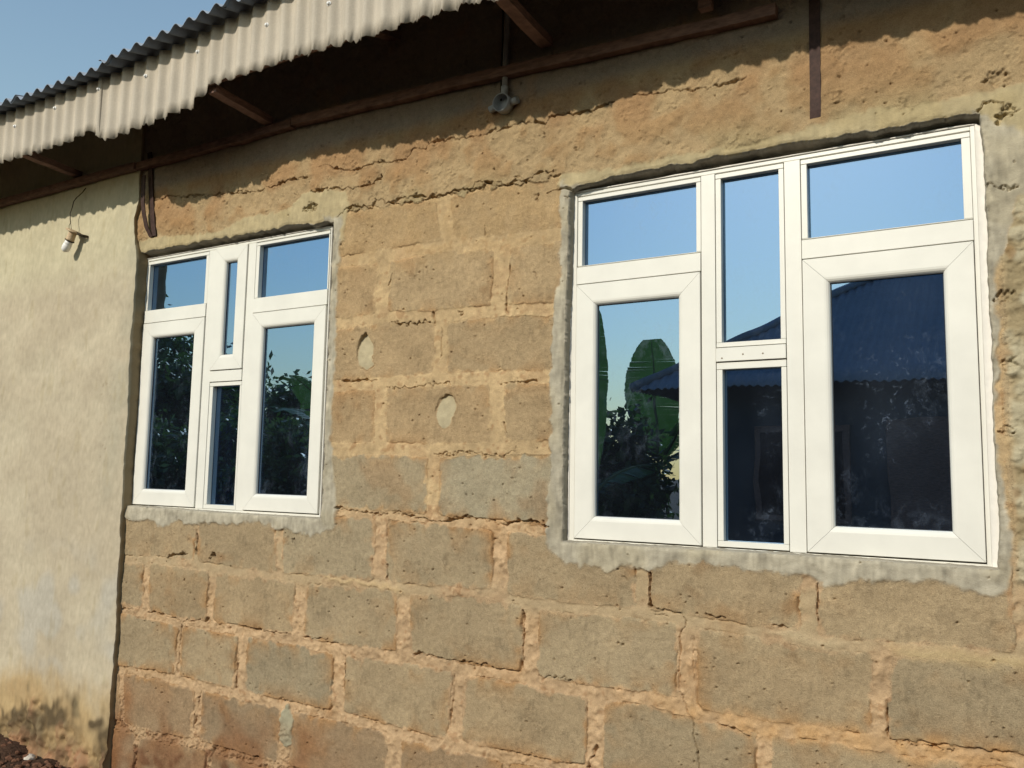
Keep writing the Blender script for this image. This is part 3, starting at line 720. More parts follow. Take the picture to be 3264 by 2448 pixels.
def sash(wn, x0, x1, z0, z1, ox0, ox1, oz0, oz1):
    wl = ox0-x0
    bm = bmesh.new(); w_ = (ox0-x0+x1-ox1+oz0-z0+z1-oz1)/4
    pr = [(0, .030), (0, -.0070), (.0012, -.0085), (w_-.016, -.0085), (w_-.010, -.0075), (w_-.005, -.0045), (w_-.0015, .0), (w_, .006), (w_, .030)]
    ring(bm, x0+.0012, x1-.0012, z0+.0012, z1-.0012, pr)
    bm_obj('sash', bm, M_UPVC, wn)
    bm = bmesh.new(); w2 = w_
    ring(bm, x0+w2-.0005, x1-w2+.0005, z0+w2-.0005, z1-w2+.0005, [(0, .0105), (.0004, .0088), (.0032, .0086), (.0038, .0105)], 0)
    bm_obj('gasket', bm, simple('black_gasket', (.012, .012, .014), .6) if 'black_gasket' not in bpy.data.materials else bpy.data.materials['black_gasket'], wn)
    bm = bmesh.new(); bx(bm, x0+w2-.002, x1-w2+.002, .011, .015, z0+w2-.002, z1-w2+.002)
    bm_obj('pane', bm, M_GLASS, wn)
def bar(wn, name, x0, x1, z0, z1, y=-.002, bev=.0012):
    bm = bmesh.new(); bx(bm, x0, x1, y, .045, z0, z1, bev, 2); return bm_obj(name, bm, M_UPVC, wn)
def seal(wn, x0, x1, z0, z1, wid, seed, y=-.004):
    """hand run white bead round the frame, uneven outer edge"""
    rg = random.Random(seed); V = []; Fc = []
    path = []
    for a, b in (((x0, z0), (x1, z0)), ((x1, z0), (x1, z1)), ((x1, z1), (x0, z1)), ((x0, z1), (x0, z0))):
        n = 60
        for i in range(n): t = i/n; path.append((a[0]+(b[0]-a[0])*t, a[1]+(b[1]-a[1])*t))
    cx_, cz_ = (x0+x1)/2, (z0+z1)/2; n = len(path)
    nz = [rg.gauss(0, 1) for _ in range(n)]
    for it in range(3): nz = [(nz[i-1]+nz[i]*2+nz[(i+1) % n])/4 for i in range(n)]
    for i, (x, z) in enumerate(path):
        s = i//60; ww = max(.0035, wid[s]*(1+.55*nz[i]))
        if s == 1 and seed == 2: ww = .036+.002*nz[i]       # thick run filling the gap to the jamb
        nx_, nz_ = ((0, -1), (1, 0), (0, 1), (-1, 0))[s]
        if i % 60 < 1: nx_, nz_ = ((-1, -1), (1, -1), (1, 1), (-1, 1))[s]; nx_ *= .8; nz_ *= .8
        for k_, (o_, yy) in enumerate(((-.0005, y+.003), (.001, y-.001), (ww*.6, y-.0008+.0006*nz[i]), (ww*.92, y+.004), (ww, .012))):
            V.append((x+nx_*o_, yy, z+nz_*o_))
    for i in range(n):
        j = (i+1) % n
        for k_ in range(4): Fc.append((i*5+k_, j*5+k_, j*5+k_+1, i*5+k_+1))
    return mesh_obj('sealant', V, [tuple(f) for f in Fc], M_SEAL, wn, True)
def window(x0, x1, z0, z1, fr, cols, label, seed, wid):
    wn = tag(empty('window', (x0, 0, z0)), label); wn.parent = house
    made = set(bpy.data.objects)
    l, r_, t, b = fr                                       # inner edges of the outer frame
    bm = bmesh.new(); bv = .0012
    bx(bm, x0, l-.0012, -.0005, .06, z0, z1, bv); bx(bm, r_+.0012, x1, -.0005, .06, z0, z1, bv)
    bx(bm, l-.0012, r_+.0012, .0, .0595, t+.0012, z1-.0005, bv); bx(bm, l-.0012, r_+.0012, -.0006, .0595, z0+.0005, b-.0012, bv)
    bm_obj('frame', bm, M_UPVC, wn)
    for c in cols: c(wn)
    seal(wn, x0, x1, z0, z1, wid, seed)
    for o in set(bpy.data.objects)-made:
        o.data.transform(Matrix.Translation(-Vector(wn.location)))
    return wn
def W1(wn):
    fixed_light(wn, .021, .459, 2.143, 2.386, .032, .440, 2.144, 2.370)
    bar(wn, 'transom', .021, .459, 2.081, 2.142, -.006); sash(wn, .020, .460, 1.216, 2.079, .094, .390, 1.290, 2.003)
    bar(wn, 'mullion', .461, .511, 1.213, 2.388)
    sash(wn, .512, .720, 1.828, 2.388, .582, .655, 1.894, 2.314)
    bar(wn, 'transom', .512, .720, 1.777, 1.825, -.006)
    fixed_light(wn, .513, .719, 1.213, 1.775, .534, .708, 1.233, 1.757)
    bar(wn, 'mullion', .721, .769, 1.213, 2.388)
    fixed_light(wn, .770, 1.204, 2.136, 2.386, .790, 1.198, 2.138, 2.372)
    bar(wn, 'transom', .770, 1.205, 2.071, 2.135, -.006); sash(wn, .770, 1.205, 1.216, 2.069, .842, 1.140, 1.290, 2.000)
window(0, 1.214, 1.203, 2.400, (.020, 1.206, 2.388, 1.214), [W1], 'smaller six light window with a narrow opening centre sash', 1, (.003, .003, .003, .004))
def W2(wn):
    fixed_light(wn, 2.354, 2.790, 2.099, 2.346, 2.371, 2.775, 2.103, 2.331)
    bar(wn, 'transom', 2.354, 2.790, 2.038, 2.097, -.006); sash(wn, 2.353, 2.790, 1.182, 2.036, 2.424, 2.716, 1.253, 1.957)
    bar(wn, 'mullion', 2.7915, 2.836, 1.180, 2.348)
    fixed_light(wn, 2.838, 3.049, 1.790, 2.346, 2.855, 3.034, 1.806, 2.330)
    b_ = bar(wn, 'transom', 2.838, 3.0495, 1.746, 1.788, -.008)
    rs_ = simple('rusty_screw', (.25, .20, .14), .5)
    for sx_, sz_ in ((2.857, 1.756), (2.922, 1.765), (2.982, 1.764)):
        bm = bmesh.new(); lathe(bm, [(.0022, 0), (.0028, .0008), (.0015, .0016)], 8, Matrix.Translation((sx_, -.0078, sz_)) @ Matrix.Rotation(math.pi/2, 4, 'X'))
        bm_obj('screw', bm, rs_, wn)
    fixed_light(wn, 2.838, 3.049, 1.182, 1.744, 2.856, 3.034, 1.201, 1.722)
    bar(wn, 'mullion', 3.051, 3.098, 1.180, 2.348)
    fixed_light(wn, 3.100, 3.5495, 2.099, 2.346, 3.117, 3.528, 2.103, 2.331)
    bar(wn, 'transom', 3.100, 3.5495, 2.040, 2.097, -.006); sash(wn, 3.100, 3.5495, 1.182, 2.038, 3.174, 3.471, 1.252, 1.957)
window(2.332, 3.562, 1.170, 2.362, (2.352, 3.549, 2.348, 1.180), [W2], 'larger six light window reflecting a corrugated roof', 2, (.003, .016, .006, .004))

# ------------------------------------------------------------------ eave
PIT = .0835; AMP = .0108
YF, YE = -.385, -.468
fb = [(0, 352), (85, 327), (150, 306), (186, 288), (200, 283), (226, 303), (250, 292), (330, 264), (386, 238), (420, 232), (428, 214), (440, 205), (448, 199), (452, 188), (470, 180), (560, 152), (684, 108), (760, 88), (830, 66), (905, 40), (985, 16), (1010, 8), (1060, 2), (1100, -8)]
def yf(x): return YF-.042*float(sm((x-.7)/1.1))
bq = []
for p in fb:
    a_ = W(p[0], p[1], YF); a_ = W(p[0], p[1], yf(a_[0])); bq.append(W(p[0], p[1], yf(a_[0])))
bq += [(2.75, 2.905), (3.15, 2.90), (3.7, 2.862), (5.3, 2.86)]
print('fascia bottom', [(round(a, 3), round(b, 3)) for a, b in bq])
SL = math.tan(math.radians(14)); ZE = 3.124
def bottom(x):
    X_ = [a for a, _ in bq]; Z_ = [b for _, b in bq]
    return float(np.interp(x, X_, Z_))
def ze(x): return ZE+.058*min(max((x-.2)/1.0, 0), 1.5)
def wavy(x):
    a = 2*math.pi*x/PIT; return AMP*(math.sin(a)+.16*math.sin(2*a+.5))
def corr_sheet(name, xa, xb, z_top, parent, mat, off=0.0, bot=None, raggy=.007, seed=0):
    rg = random.Random(seed); n = int((xb-xa)/PIT*12); V = []; Fc = []; rows = 6
    for i in range(n+1):
        x = xa+(xb-xa)*i/n; zb = bot(x)+rg.gauss(0, raggy)*.5
        for k_ in range(rows+1):
            t = k_/rows; V.append((x, yf(x)+off+wavy(x)+.004*math.sin(x*1.7+seed)*(1-t), zb+(z_top+ze(x)-ZE-zb)*t))
    for i in range(n):
        for k_ in range(rows):
            a = i*(rows+1)+k_; Fc.append((a, a+rows+1, a+rows+2, a+1))
    o = mesh_obj(name, V, Fc, mat, parent, True)
    md = o.modifiers.new('thickness', 'SOLIDIFY'); md.thickness = .0014; md.offset = 1
    return o
cuts = [-3.4, -2.45, -1.4, W(213, 300, YF)[0], W(421, 210, YF)[0], W(684, 108, YF)[0], W(1010, 5, YF)[0], 3.2, 4.2, 5.2]
for i, (a, b) in enumerate(zip(cuts, cuts[1:])):
    bt = (lambda x, i=i: bottom(x)-(.004 if i % 2 else 0))
    fs = corr_sheet('fascia_sheet', a-.02, b+.012, 3.13, house, M_SHEET, off=-.0016*(i % 3), bot=bt, seed=i)
    if i == 4: fasc = fs
# screws with washers on the fascia crests
bmS = None
for k_, (zx, zy) in enumerate([(95, 742), (338, 633), (592, 523), (870, 445), (1165, 307), (1530, 167), (1897, 40)]):
    x, z = W(zx*.3676, zy*.3676, YF-.012); x, z = W(zx*.3676, zy*.3676, yf(x)-.012)
    x = (round((x/PIT)-.75)+.75)*PIT
    bm = bmesh.new(); M_ = Matrix.Translation((x, yf(x)-AMP-.0045, z)) @ Matrix.Rotation(math.pi/2, 4, 'X')
    lathe(bm, [(.0095, -.003), (.0095, .0), (.006, .0025), (.0055, .006), (.003, .0075)], 12, M_)
    bm_obj('screw', bm, M_SCREW, house)
# roof sheets
def roof_sheet(xa, xb, k, i):
    n = int((xb-xa)/PIT*10); V = []; Fc = []; rows = 12; rg = random.Random(50+i); dy = rg.uniform(-.012, .006); dz = rg.uniform(-.002, .004)
    for j in range(n+1):
        x = xa+(xb-xa)*j/n
        for r_ in range(rows+1):
            yb = YE+dy+yf(x)-YF; y = yb+(4.3-yb)*r_/rows
            V.append((x, y, ze(x)+dz+.0025*k+SL*(y-YE)+1.25*AMP*math.sin(2*math.pi*x/PIT+.6)+.002*math.sin(x*2.1)))
    for j in range(n):
        for r_ in range(rows):
            a = j*(rows+1)+r_; Fc.append((a, a+rows+1, a+rows+2, a+1))
    o = mesh_obj('roof_sheet', V, Fc, M_ROOF, house, True)
    md = o.modifiers.new('thickness', 'SOLIDIFY'); md.thickness = .0022; md.offset = 1
xr_ = -3.5; i = 0
while xr_ < 7.2:
    roof_sheet(xr_, xr_+.84, i % 2, i); xr_ += PIT*9; i += 1
# rafters, wall plate, brackets
def beam(name, a, b, w, h, mat=M_DARKWOOD, jit=0, lab=None):
    a, b = Vector(a), Vector(b); t = (b-a); L = t.length; t.normalize()
    s = Vector((0, 0, 1)) if abs(t.z) < .9 else Vector((0, 1, 0))
    r_ = t.cross(s).normalized(); u = r_.cross(t); n = 10; bm = bmesh.new(); rg = random.Random(int(a.x*99)+3); rings = []
    for i in range(n+1):
        c = a+t*L*i/n+r_*rg.gauss(0, jit)+u*rg.gauss(0, jit)
        rings.append([bm.verts.new(c+r_*sx*w/2+u*sy*h/2) for sx, sy in ((-1, -1), (1, -1), (1, 1), (-1, 1))])
    for q0, q1 in zip(rings, rings[1:]):
        for j in range(4): bm.faces.new((q0[j], q0[(j+1) % 4], q1[(j+1) % 4], q1[j]))
    bm.faces.new(rings[0][::-1]); bm.faces.new(rings[-1])
    bmesh.ops.recalc_face_normals(bm, faces=bm.faces)
    return bm_obj(name, bm, mat, house)
beam('wall_plate', (-3.4, YP-.020, 2.838), (-.02, YP-.020, 2.850), .03, .036, jit=.0015)
beam('wall_plate', (-.019, YW-.024, 2.853), (1.02, YW-.024, 2.860), .034, .034, jit=.0015)
beam('wall_plate', (1.03, YW-.026, 2.866), (3.05, YW-.024, 2.805), .034, .036, jit=.002)
for x, z in ((-.506, 2.905), (.882, 2.91), (2.256, 2.915), (3.6, 2.90), (-1.9, 2.9)):
    beam('bracket', (x, YW-.03, z-.014), (x, yf(x)+.016, z+.008), .045, .03, jit=.0008)
for x in (-2.6, -1.2, .1, 1.55, 2.95, 4.3): beam('rafter', (x, YF+.02, 3.065), (x, 2.6, 3.065+SL*3.0), .045, .08, jit=.001)
beam('fascia_board', (-3.4, YF+.034, 2.975), (5.2, YF+.034, 2.975), .022, .035, jit=.001)
beam('fascia_board', (-3.4, YF+.032, 3.08), (5.2, YF+.032, 3.08), .022, .06, jit=.001)
xh, zh = W(1527, 10, -.1); beam('hanger', (xh, -.11, 2.84), (xh, -.11, 3.25), .04, .03)
# iron straps tying the roof down to the wall
def strap(pts, w, lab, yoff=.006):
    V = []; Fc = []
    for (a, b), y in pts:
        x, z = W(a, b, YW-y)
        for s, yy in ((-1, 0.), (1, 0.), (1, .004), (-1, .004)): V.append((x+s*w/2, YW-y+yy-yoff, z))
    n = len(pts)
    for i in range(n-1):
        for j in range(4): a = i*4+j; b = i*4+(j+1) % 4; Fc.append((a, b, b+4, a+4))
    Fc += [(3, 2, 1, 0), tuple((n-1)*4+j for j in range(4))]
    o = mesh_obj('roof_strap', V, Fc, M_IRON, house)
    if lab: o['label'] = lab
    return o
strap([((312, 380), .03), ((310, 436), .034), ((312, 460), .030), ((318, 491), .018), ((328, 512), .004)], .026, 'bent brown iron strap bowing away from the wall')
strap([((325, 330), .01), ((326, 365), .008), ((329, 436), .006), ((332, 485), .005), ((335, 510), .003)], .031, None)
strap([((1759, -60), .004), ((1760, 60), .004), ((1761, 130), .004), ((1762, 200), .004), ((1762, 240), .003), ((1762, 256), .0)], .031, 'long dark brown iron strap above the larger window')

# room behind the glass
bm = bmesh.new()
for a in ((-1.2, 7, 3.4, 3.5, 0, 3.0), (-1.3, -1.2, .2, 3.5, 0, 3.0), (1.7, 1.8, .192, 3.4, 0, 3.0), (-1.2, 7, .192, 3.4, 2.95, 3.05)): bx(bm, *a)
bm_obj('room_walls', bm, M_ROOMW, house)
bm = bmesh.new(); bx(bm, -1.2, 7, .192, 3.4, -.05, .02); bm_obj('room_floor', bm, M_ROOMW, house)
def curtain(x0, x1, z0, z1, y, lab, lean=0.0, seed=0):
    rg = random.Random(seed); n = 90; V = []; Fc = []
    ph = rg.uniform(0, 6)
    for i in range(n+1):
        for k_ in range(14):
            t = k_/13; u = i/n; g = 1-.45*math.sin(math.pi*min(1, max(0, (1-t)*1.1)))*lean
            x = x0+(x1-x0)*(u*g+(1-g)*(0 if lean > 0 else 1)); z = z0+(z1-z0)*t
            V.append((x, y+.022*math.sin(u*38+ph+.8*math.sin(3*t))+.010*math.sin(u*91), z))
    for i in range(n):
        for k_ in range(13): a = i*14+k_; Fc.append((a, a+14, a+15, a+1))
    o = mesh_obj('curtain', V, Fc, M_CURT, None, True); md = o.modifiers.new('t', 'SOLIDIFY'); md.thickness = .001
    return tag(o, lab, 'curtain', 'curtains behind the smaller window')
curtain(.04, .42, 1.0, 2.42, .30, 'pale gathered curtain behind the left sash of the smaller window', .5, 1)
curtain(.80, 1.16, 1.0, 2.42, .30, 'pale gathered curtain behind the right sash of the smaller window', .45, 2)

# ------------------------------------------------------------------ lamp on its wire, junction box
def aim(frm, to):
    d = (Vector(to)-Vector(frm)).normalized(); return Matrix.Translation(frm) @ d.to_track_quat('Z', 'Y').to_matrix().to_4x4()
YB = -.105
def zb(zx, zy, Y): return Vector((lambda a: (a[0], Y, a[1]))(W((150+zx*.15674)/1.47559, (580+zy*.15674)/1.47559, Y)))
c0 = zb(540, 1000, YB); c1 = zb(460, 1190, YB-.004); c2 = zb(345, 1420, YB-.008)
lamp = tag(empty('lamp_holder', c0), 'old brown lamp holder with white bulb hanging against the plastered wall', 'lamp')
def put(o, root): 
    o.data.transform(Matrix.Translation(-Vector(root.location))); o.parent = root; return o
L1 = (c1-c0).length; L2 = (c2-c1).length
bm = bmesh.new(); lathe(bm, [(.020, -.004), (.036, -.003), (.038, .001), (.037, .005), (.018, .008)], 28, aim(c0, c1)); put(bm_obj('base_plate', bm, M_HOLD, None, True), lamp)
bm = bmesh.new(); lathe(bm, [(.019, .004), (.020, .012), (.0185, .02), (.0205, L1*.85), (.0215, L1*.98), (.018, L1)], 28, aim(c0, c1)); put(bm_obj('socket', bm, M_HOLD, None, True), lamp)
bm = bmesh.new(); lathe(bm, [(.0225, -.002), (.024, .0), (.0225, .003)], 28, aim(c1, c2)); put(bm_obj('collar', bm, M_WIRE, None, True), lamp)
bm = bmesh.new(); lathe(bm, [(.018, .002), (.0195, L2*.28), (.0185, L2*.30), (.0205, L2*.36), (.021, L2*.62), (.0185, L2*.82), (.011, L2*.95), (.003, L2)], 28, aim(c1, c2)); put(bm_obj('bulb', bm, M_BULB, None, True), lamp)
bm = bmesh.new(); hk = zb(705, 1090, YP-.03); tube(bm, [c0+Vector((.024, 0, -.012)), hk, hk+Vector((.004, .03, .0))], .007, 8); put(bm_obj('mounting_screw', bm, M_WIRE, None, True), lamp)
bm = bmesh.new()
tube(bm, [zb(790, 120, YP-.02), zb(720, 215, YP-.022), zb(600, 320, YP-.03), zb(540, 400, YP-.036), zb(512, 520, YP-.04), zb(470, 640, YP-.042), zb(470, 760, YP-.043), zb(480, 830, YP-.044)], .0024, 6)
tube(bm, [zb(480, 830, YP-.044), zb(450, 880, YP-.044), zb(448, 960, YB)], .0014, 5); tube(bm, [zb(480, 830, YP-.044), zb(486, 890, YP-.044), zb(495, 975, YB)], .0014, 5)
put(bm_obj('flex', bm, M_WIRE, None, True), lamp)

jx, jzz = W(1089, 226, YW-.02)
jb = tag(empty('junction_box', (jx, YW-.02, jzz)), 'round grey conduit box with empty side stubs under the eave', 'junction box')
def rotx(): return Matrix.Rotation(math.pi/2, 4, 'X')
bm = bmesh.new(); prof = [(.010, -.012), (.034, -.012), (.034, .026), (.0305, .026), (.0305, -.008), (.01, -.008)]
lathe(bm, prof, 32, Matrix.Translation((0, .0, 0)) @ rotx()); put_ = bm_obj('box_shell', bm, M_PVC, jb, True)
for nm, a, b in (('stub', (-.032, -.004, -.004), (-.058, -.004, -.010)), ('stub', (.032, -.004, .0), (.060, -.004, .004)), ('stub', (.002, -.004, .033), (.004, -.004, .065))):
    bm = bmesh.new(); d = aim(a, b); L = (Vector(b)-Vector(a)).length
    lathe(bm, [(.006, 0), (.013, 0), (.013, L), (.0095, L), (.0095, .004), (.004, .004)], 20, d); bm_obj(nm, bm, M_PVC, jb, True)
xc, zc_ = W(1098, 29, YW-.02)
bm = bmesh.new(); tube(bm, [(.004, -.004, .055), (.006, -.006, .16), (.012, -.008, .30), (.014, -.008, .46)], .0105, 14); bm_obj('conduit', bm, M_PVC, jb, True)
bm = bmesh.new(); tube(bm, [(-.016, .004, .02), (-.018, .004, .12), (-.012, .0, .26), (-.014, .0, .46)], .0035, 6); bm_obj('cable', bm, M_WIRE, jb, True)

# ------------------------------------------------------------------ ground
def ground():
    mt, nt, b, out = mat_new('laterite_earth'); P_ = pos(nt)
    n1 = noise(nt, P_, 3, 6, .6); n2 = noise(nt, P_, 45, 5, .65)
    c = ramp(nt, n1, [(.3, (.05, .027, .018)), (.7, (.10, .058, .036))]); c = mixc(nt, 1.0, c, ramp(nt, n2, [(.3, .6), (.7, 1.3)]), 'MULTIPLY')
    nt.links.new(c, b.inputs['Base Color']); b.inputs['Roughness'].default_value = .95; b.inputs['Specular IOR Level'].default_value = .1
    nt.links.new(bump(nt, n2, .02, .8), b.inputs['Normal'])
    s = []; v = 0.0; st = .04
    while v < 900: s.append(v); v += st; st *= 1.035 if v < 6 else 1.25
    a = np.array(sorted([-t for t in s[1:]]+s)); X_, Y_ = np.meshgrid(a-.7, a-.4)
    r_ = np.hypot(X_+.7, Y_+.4); z = np.zeros_like(X_)
    for q in range(14):
        k_ = RNG.uniform(1, 26, 2)*RNG.choice([-1, 1], 2); z += .010*np.sin(k_[0]*X_+k_[1]*Y_+RNG.uniform(0, 6))/(1+np.hypot(*k_)*.12)
    z = z*np.exp(-r_/30)+.035*np.exp(-((X_+1.0)/.55)**2-((Y_+.10)/.16)**2)-.025*np.exp(-((Y_+.02)/.2)**2)*(X_ > -.3)
    z += np.where(r_ < 2, RNG.normal(0, .004, X_.shape), 0)
    n_ = len(a); vid = np.arange(n_*n_).reshape(n_, n_)
    f = np.stack([vid[:-1, :-1], vid[:-1, 1:], vid[1:, 1:], vid[1:, :-1]], -1).reshape(-1, 4)
    o = mesh_obj('ground', np.stack([X_, Y_, z-.01], -1).reshape(-1, 3), f, mt, None, True); o['kind'] = 'structure'
ground()
M_STONE = simple('pale_rubble', (.50, .45, .38), .9, .15, 40, .25, .004); M_CLOD = simple('red_earth_clod', (.13, .065, .04), .95, .1, 40, .35, .004)
def stone(loc, s, mat, lab, cat, grp=None, seed=0):
    rg = random.Random(seed); bm = bmesh.new(); bmesh.ops.create_icosphere(bm, subdivisions=2, radius=1)
    ks = [Vector((rg.gauss(0, 1), rg.gauss(0, 1), rg.gauss(0, 1))).normalized() for _ in range(7)]; am = [rg.uniform(.6, .95) for _ in ks]
    for v in bm.verts:
        for k_, a in zip(ks, am):
            d = v.co.dot(k_)
            if d > a: v.co -= k_*(d-a)
        v.co = Vector((v.co.x*s[0], v.co.y*s[1], v.co.z*s[2]))
    o = bm_obj('stone' if mat is M_STONE else 'earth_clod', bm, mat, None, False); o.location = loc; o.rotation_euler = (0, 0, rg.uniform(0, 3)); return tag(o, lab, cat, grp)
def gp(px, py, Y): x, z = W(px, py, Y); return x, z
x, z = gp(68, 1636, -.10); stone((x, -.11, z-.004), (.040, .030, .022), M_STONE, 'white chalky stone on the earth at the foot of the plastered wall', 'stone', seed=3)
x, z = gp(37, 1653, -.11); stone((x, -.12, z-.006), (.034, .026, .02), M_STONE, 'pale rounded stone at the bottom left corner beside the plastered wall', 'stone', seed=5)
bm = bmesh.new()
for i in range(420):
    x = RNG.uniform(-1.6, -.05); y = RNG.uniform(-.30, -.07); q_ = .003+.018*RNG.random()**2.2
    g0 = len(bm.verts); r0 = bmesh.ops.create_icosphere(bm, subdivisions=1, radius=1)
    for v in r0['verts']:
        v.co = Vector((x+v.co.x*q_*1.3*RNG.uniform(.7, 1.2), y+v.co.y*q_*RNG.uniform(.7, 1.2), .034*math.exp(-((x+1.0)/.55)**2-((y+.10)/.16)**2)-.012+q_*.3+v.co.z*q_*.8*RNG.uniform(.7, 1.2)))
tag(bm_obj('earth_clods', bm, M_CLOD), 'crumbled red earth and clods along the foot of the plastered wall', 'rubble', kind='stuff')

# ------------------------------------------------------------------ what stands across the yard (seen in the panes)
M_NWALL = masonry('neighbour_plaster', .001, .15, .004, tuple(alb(88, 84, 80)))
M_NROOF = sheet_mat('neighbour_roof_sheet', (.20, .22, .25), None)
nb = tag(empty('neighbour_house', (0, -6, 0)), 'low house with hipped corrugated roof mirrored in the panes of the larger window', 'house')
NX0, NX1, NY0, NY1, NZE, NS = 0.0, 9.5, -6.0, -12.0, 2.325, .687
def hip_plane(pts_fn, L, D, name):
    n = int(L/.084*6); V = []; Fc = []
    rows = 10
    for i in range(n+1):
        u = i/n*L; top = min(u, L-u, D); 
        for k_ in range(rows+1): V.append(pts_fn(u, top*k_/rows, .010*math.sin(2*math.pi*u/.084)))
    for i in range(n):
        for k_ in range(rows): a = i*(rows+1)+k_; Fc.append((a, a+rows+1, a+rows+2, a+1))
    o = mesh_obj(name, V, Fc, M_NROOF, nb, True); md = o.modifiers.new('t', 'SOLIDIFY'); md.thickness = .002
LX, LY = NX1-NX0, 6.0
hip_plane(lambda u, t, w: (NX0+u, -t, NZE+t*NS+w), LX, 3.0, 'roof_slope')
hip_plane(lambda u, t, w: (NX0+u, -6+t, NZE+t*NS+w), LX, 3.0, 'roof_slope')
hip_plane(lambda u, t, w: (NX0+t, -u, NZE+t*NS+w), LY, 3.0, 'roof_slope')
hip_plane(lambda u, t, w: (NX1-t, -u, NZE+t*NS+w), LY, 3.0, 'roof_slope')
bm = bmesh.new(); q = math.sqrt(2)
for a, b in (((0, 0, NZE), (3, -3, NZE+3*NS)), ((0, -6, NZE), (3, -3, NZE+3*NS)), ((9.5, 0, NZE), (6.5, -3, NZE+3*NS)), ((9.5, -6, NZE), (6.5, -3, NZE+3*NS)), ((3, -3, NZE+3*NS), (6.5, -3, NZE+3*NS))):
    tube(bm, [Vector(a)+Vector((0, 0, .02)), Vector(b)+Vector((0, 0, .02))], .05, 8)
bm_obj('ridge_cap', bm, M_NROOF, nb, True)
bm = bmesh.new(); bx(bm, .45, 9.05, -.65, -.45, -.05, 2.45); bx(bm, .45, .65, -5.5, -.651, -.05, 2.45); bx(bm, 8.85, 9.05, -5.5, -.651, -.05, 2.45); bx(bm, .45, 9.05, -5.7, -5.501, -.05, 2.45); bm_obj('wall', bm, M_NWALL, nb)
bm = bmesh.new(); bx(bm, 2.5, 3.4, -.449, -.41, 0, 2.0, .004); bm_obj('door', bm, M_DARKWOOD, nb)
for wx in (1.2, 4.6, 6.6):
    bm = bmesh.new(); bx(bm, wx, wx+.95, -.449, -.41, .95, 1.95, .004); f = bm_obj('window', bm, M_DARKWOOD, nb)
    bm = bmesh.new(); bx(bm, wx+.06, wx+.89, -.409, -.405, 1.01, 1.89); bm_obj('shutter', bm, M_IRON, f)

def leaf_mat(name, c, tc):
    mt, nt, b, out = mat_new(name); P_ = pos(nt); n = noise(nt, P_, 9, 4, .6)
    col_ = mixc(nt, 1.0, c, ramp(nt, n, [(.3, .6), (.7, 1.35)]), 'MULTIPLY'); nt.links.new(col_, b.inputs['Base Color']); b.inputs['Roughness'].default_value = .45
    tr = N(nt, 'ShaderNodeBsdfTranslucent'); tr.inputs['Color'].default_value = (*tc, 1)
    mx = N(nt, 'ShaderNodeMixShader'); mx.inputs[0].default_value = .3
    nt.links.new(b.outputs[0], mx.inputs[1]); nt.links.new(tr.outputs[0], mx.inputs[2]); nt.links.new(mx.outputs[0], out.inputs[0]); return mt
M_BAN = leaf_mat('banana_leaf', (.045, .11, .025), (.07, .17, .03)); M_LEAF = leaf_mat('tree_leaf', (.04, .07, .022), (.08, .16, .03))
M_STEM = simple('banana_stem', (.10, .12, .05), .7, .2, 20, .3); M_BARK = simple('bark', (.10, .075, .05), .9, .1, 20, .4, .01)
def banana(loc, h, leaves, lab, seed):
    rg = random.Random(seed); t = tag(empty('banana_plant', loc), lab, 'banana plant', 'banana plants across the yard')
    bm = bmesh.new(); tube(bm, [(0, 0, -.05), (.01, 0, h*.3), (0, .02, h*.62)], [.11, .09, .06], 14); bm_obj('stem', bm, M_STEM, t, True)
    for k_, (az, el, L, wd_, drop) in enumerate(leaves):
        V = []; Fc = []; n = 44; a = math.radians(az); mid = []
        def spine(q):
            r_ = L*q*math.cos(math.radians(el))*(1+.1*q); return Vector((r_*math.cos(a), r_*math.sin(a), h*.60+L*(q*math.sin(math.radians(el))-drop*q*q)))
        sd = Vector((-math.sin(a), math.cos(a), 0)); up = Vector((-math.cos(a)*math.sin(math.radians(el)), -math.sin(a)*math.sin(math.radians(el)), math.cos(math.radians(el))))
        for sg in (-1, 1):
            tilt = rg.uniform(-.12, .12)
            for i in range(n):
                q0, q1 = .12+.88*i/n, .12+.88*(i+1)/n
                if rg.random() < .22: tilt = rg.uniform(-.35, .25)
                gap = .12 if rg.random() < .03 else 0.0
                b0 = len(V)
                for q, g in ((q0, gap*.5), (q1, -gap*.5)):
                    qq = q+(q1-q0)*g; e = (q-.12)/.88; wv = wd_*(math.sin(math.pi*min(1, e*.93+.04))**.5)*(1-.05*rg.random())
                    c = spine(q)
                    for f in (0, .5, 1.0):
                        cc = c+(spine(qq)-c)*f
                        V.append(cc+sd*sg*f*wv+up*(wv*(-.12*f*f+tilt*f)+.006*(i % 2)*f))
                Fc += [(b0, b0+1, b0+4, b0+3), (b0+1, b0+2, b0+5, b0+4)]
        lf_ = mesh_obj('leaf', V, Fc, M_BAN, t, False)
        bm = bmesh.new(); tube(bm, [spine(q/10) for q in range(11)], [.022-.0019*q for q in range(11)], 6); bm_obj('midrib', bm, M_STEM, lf_, True)
banana((-.55, -8.1, 0), 2.5, [(80, 80, 1.75, .36, .02), (10, 60, 1.5, .26, .25), (170, 50, 1.6, .28, .4), (250, 55, 1.6, .28, .35), (300, 40, 1.4, .26, .5), (120, 35, 1.5, .26, .5)], 'banana plant with a tall upright leaf beside the hipped roof corner', 1)
banana((.02, -5.0, 0), 2.0, [(60, 86, 1.85, .13, .02), (200, 55, 1.2, .22, .35), (300, 45, 1.2, .22, .45), (150, 45, 1.2, .2, .5)], 'shorter banana plant seen at the left edge of the larger window glass', 2)
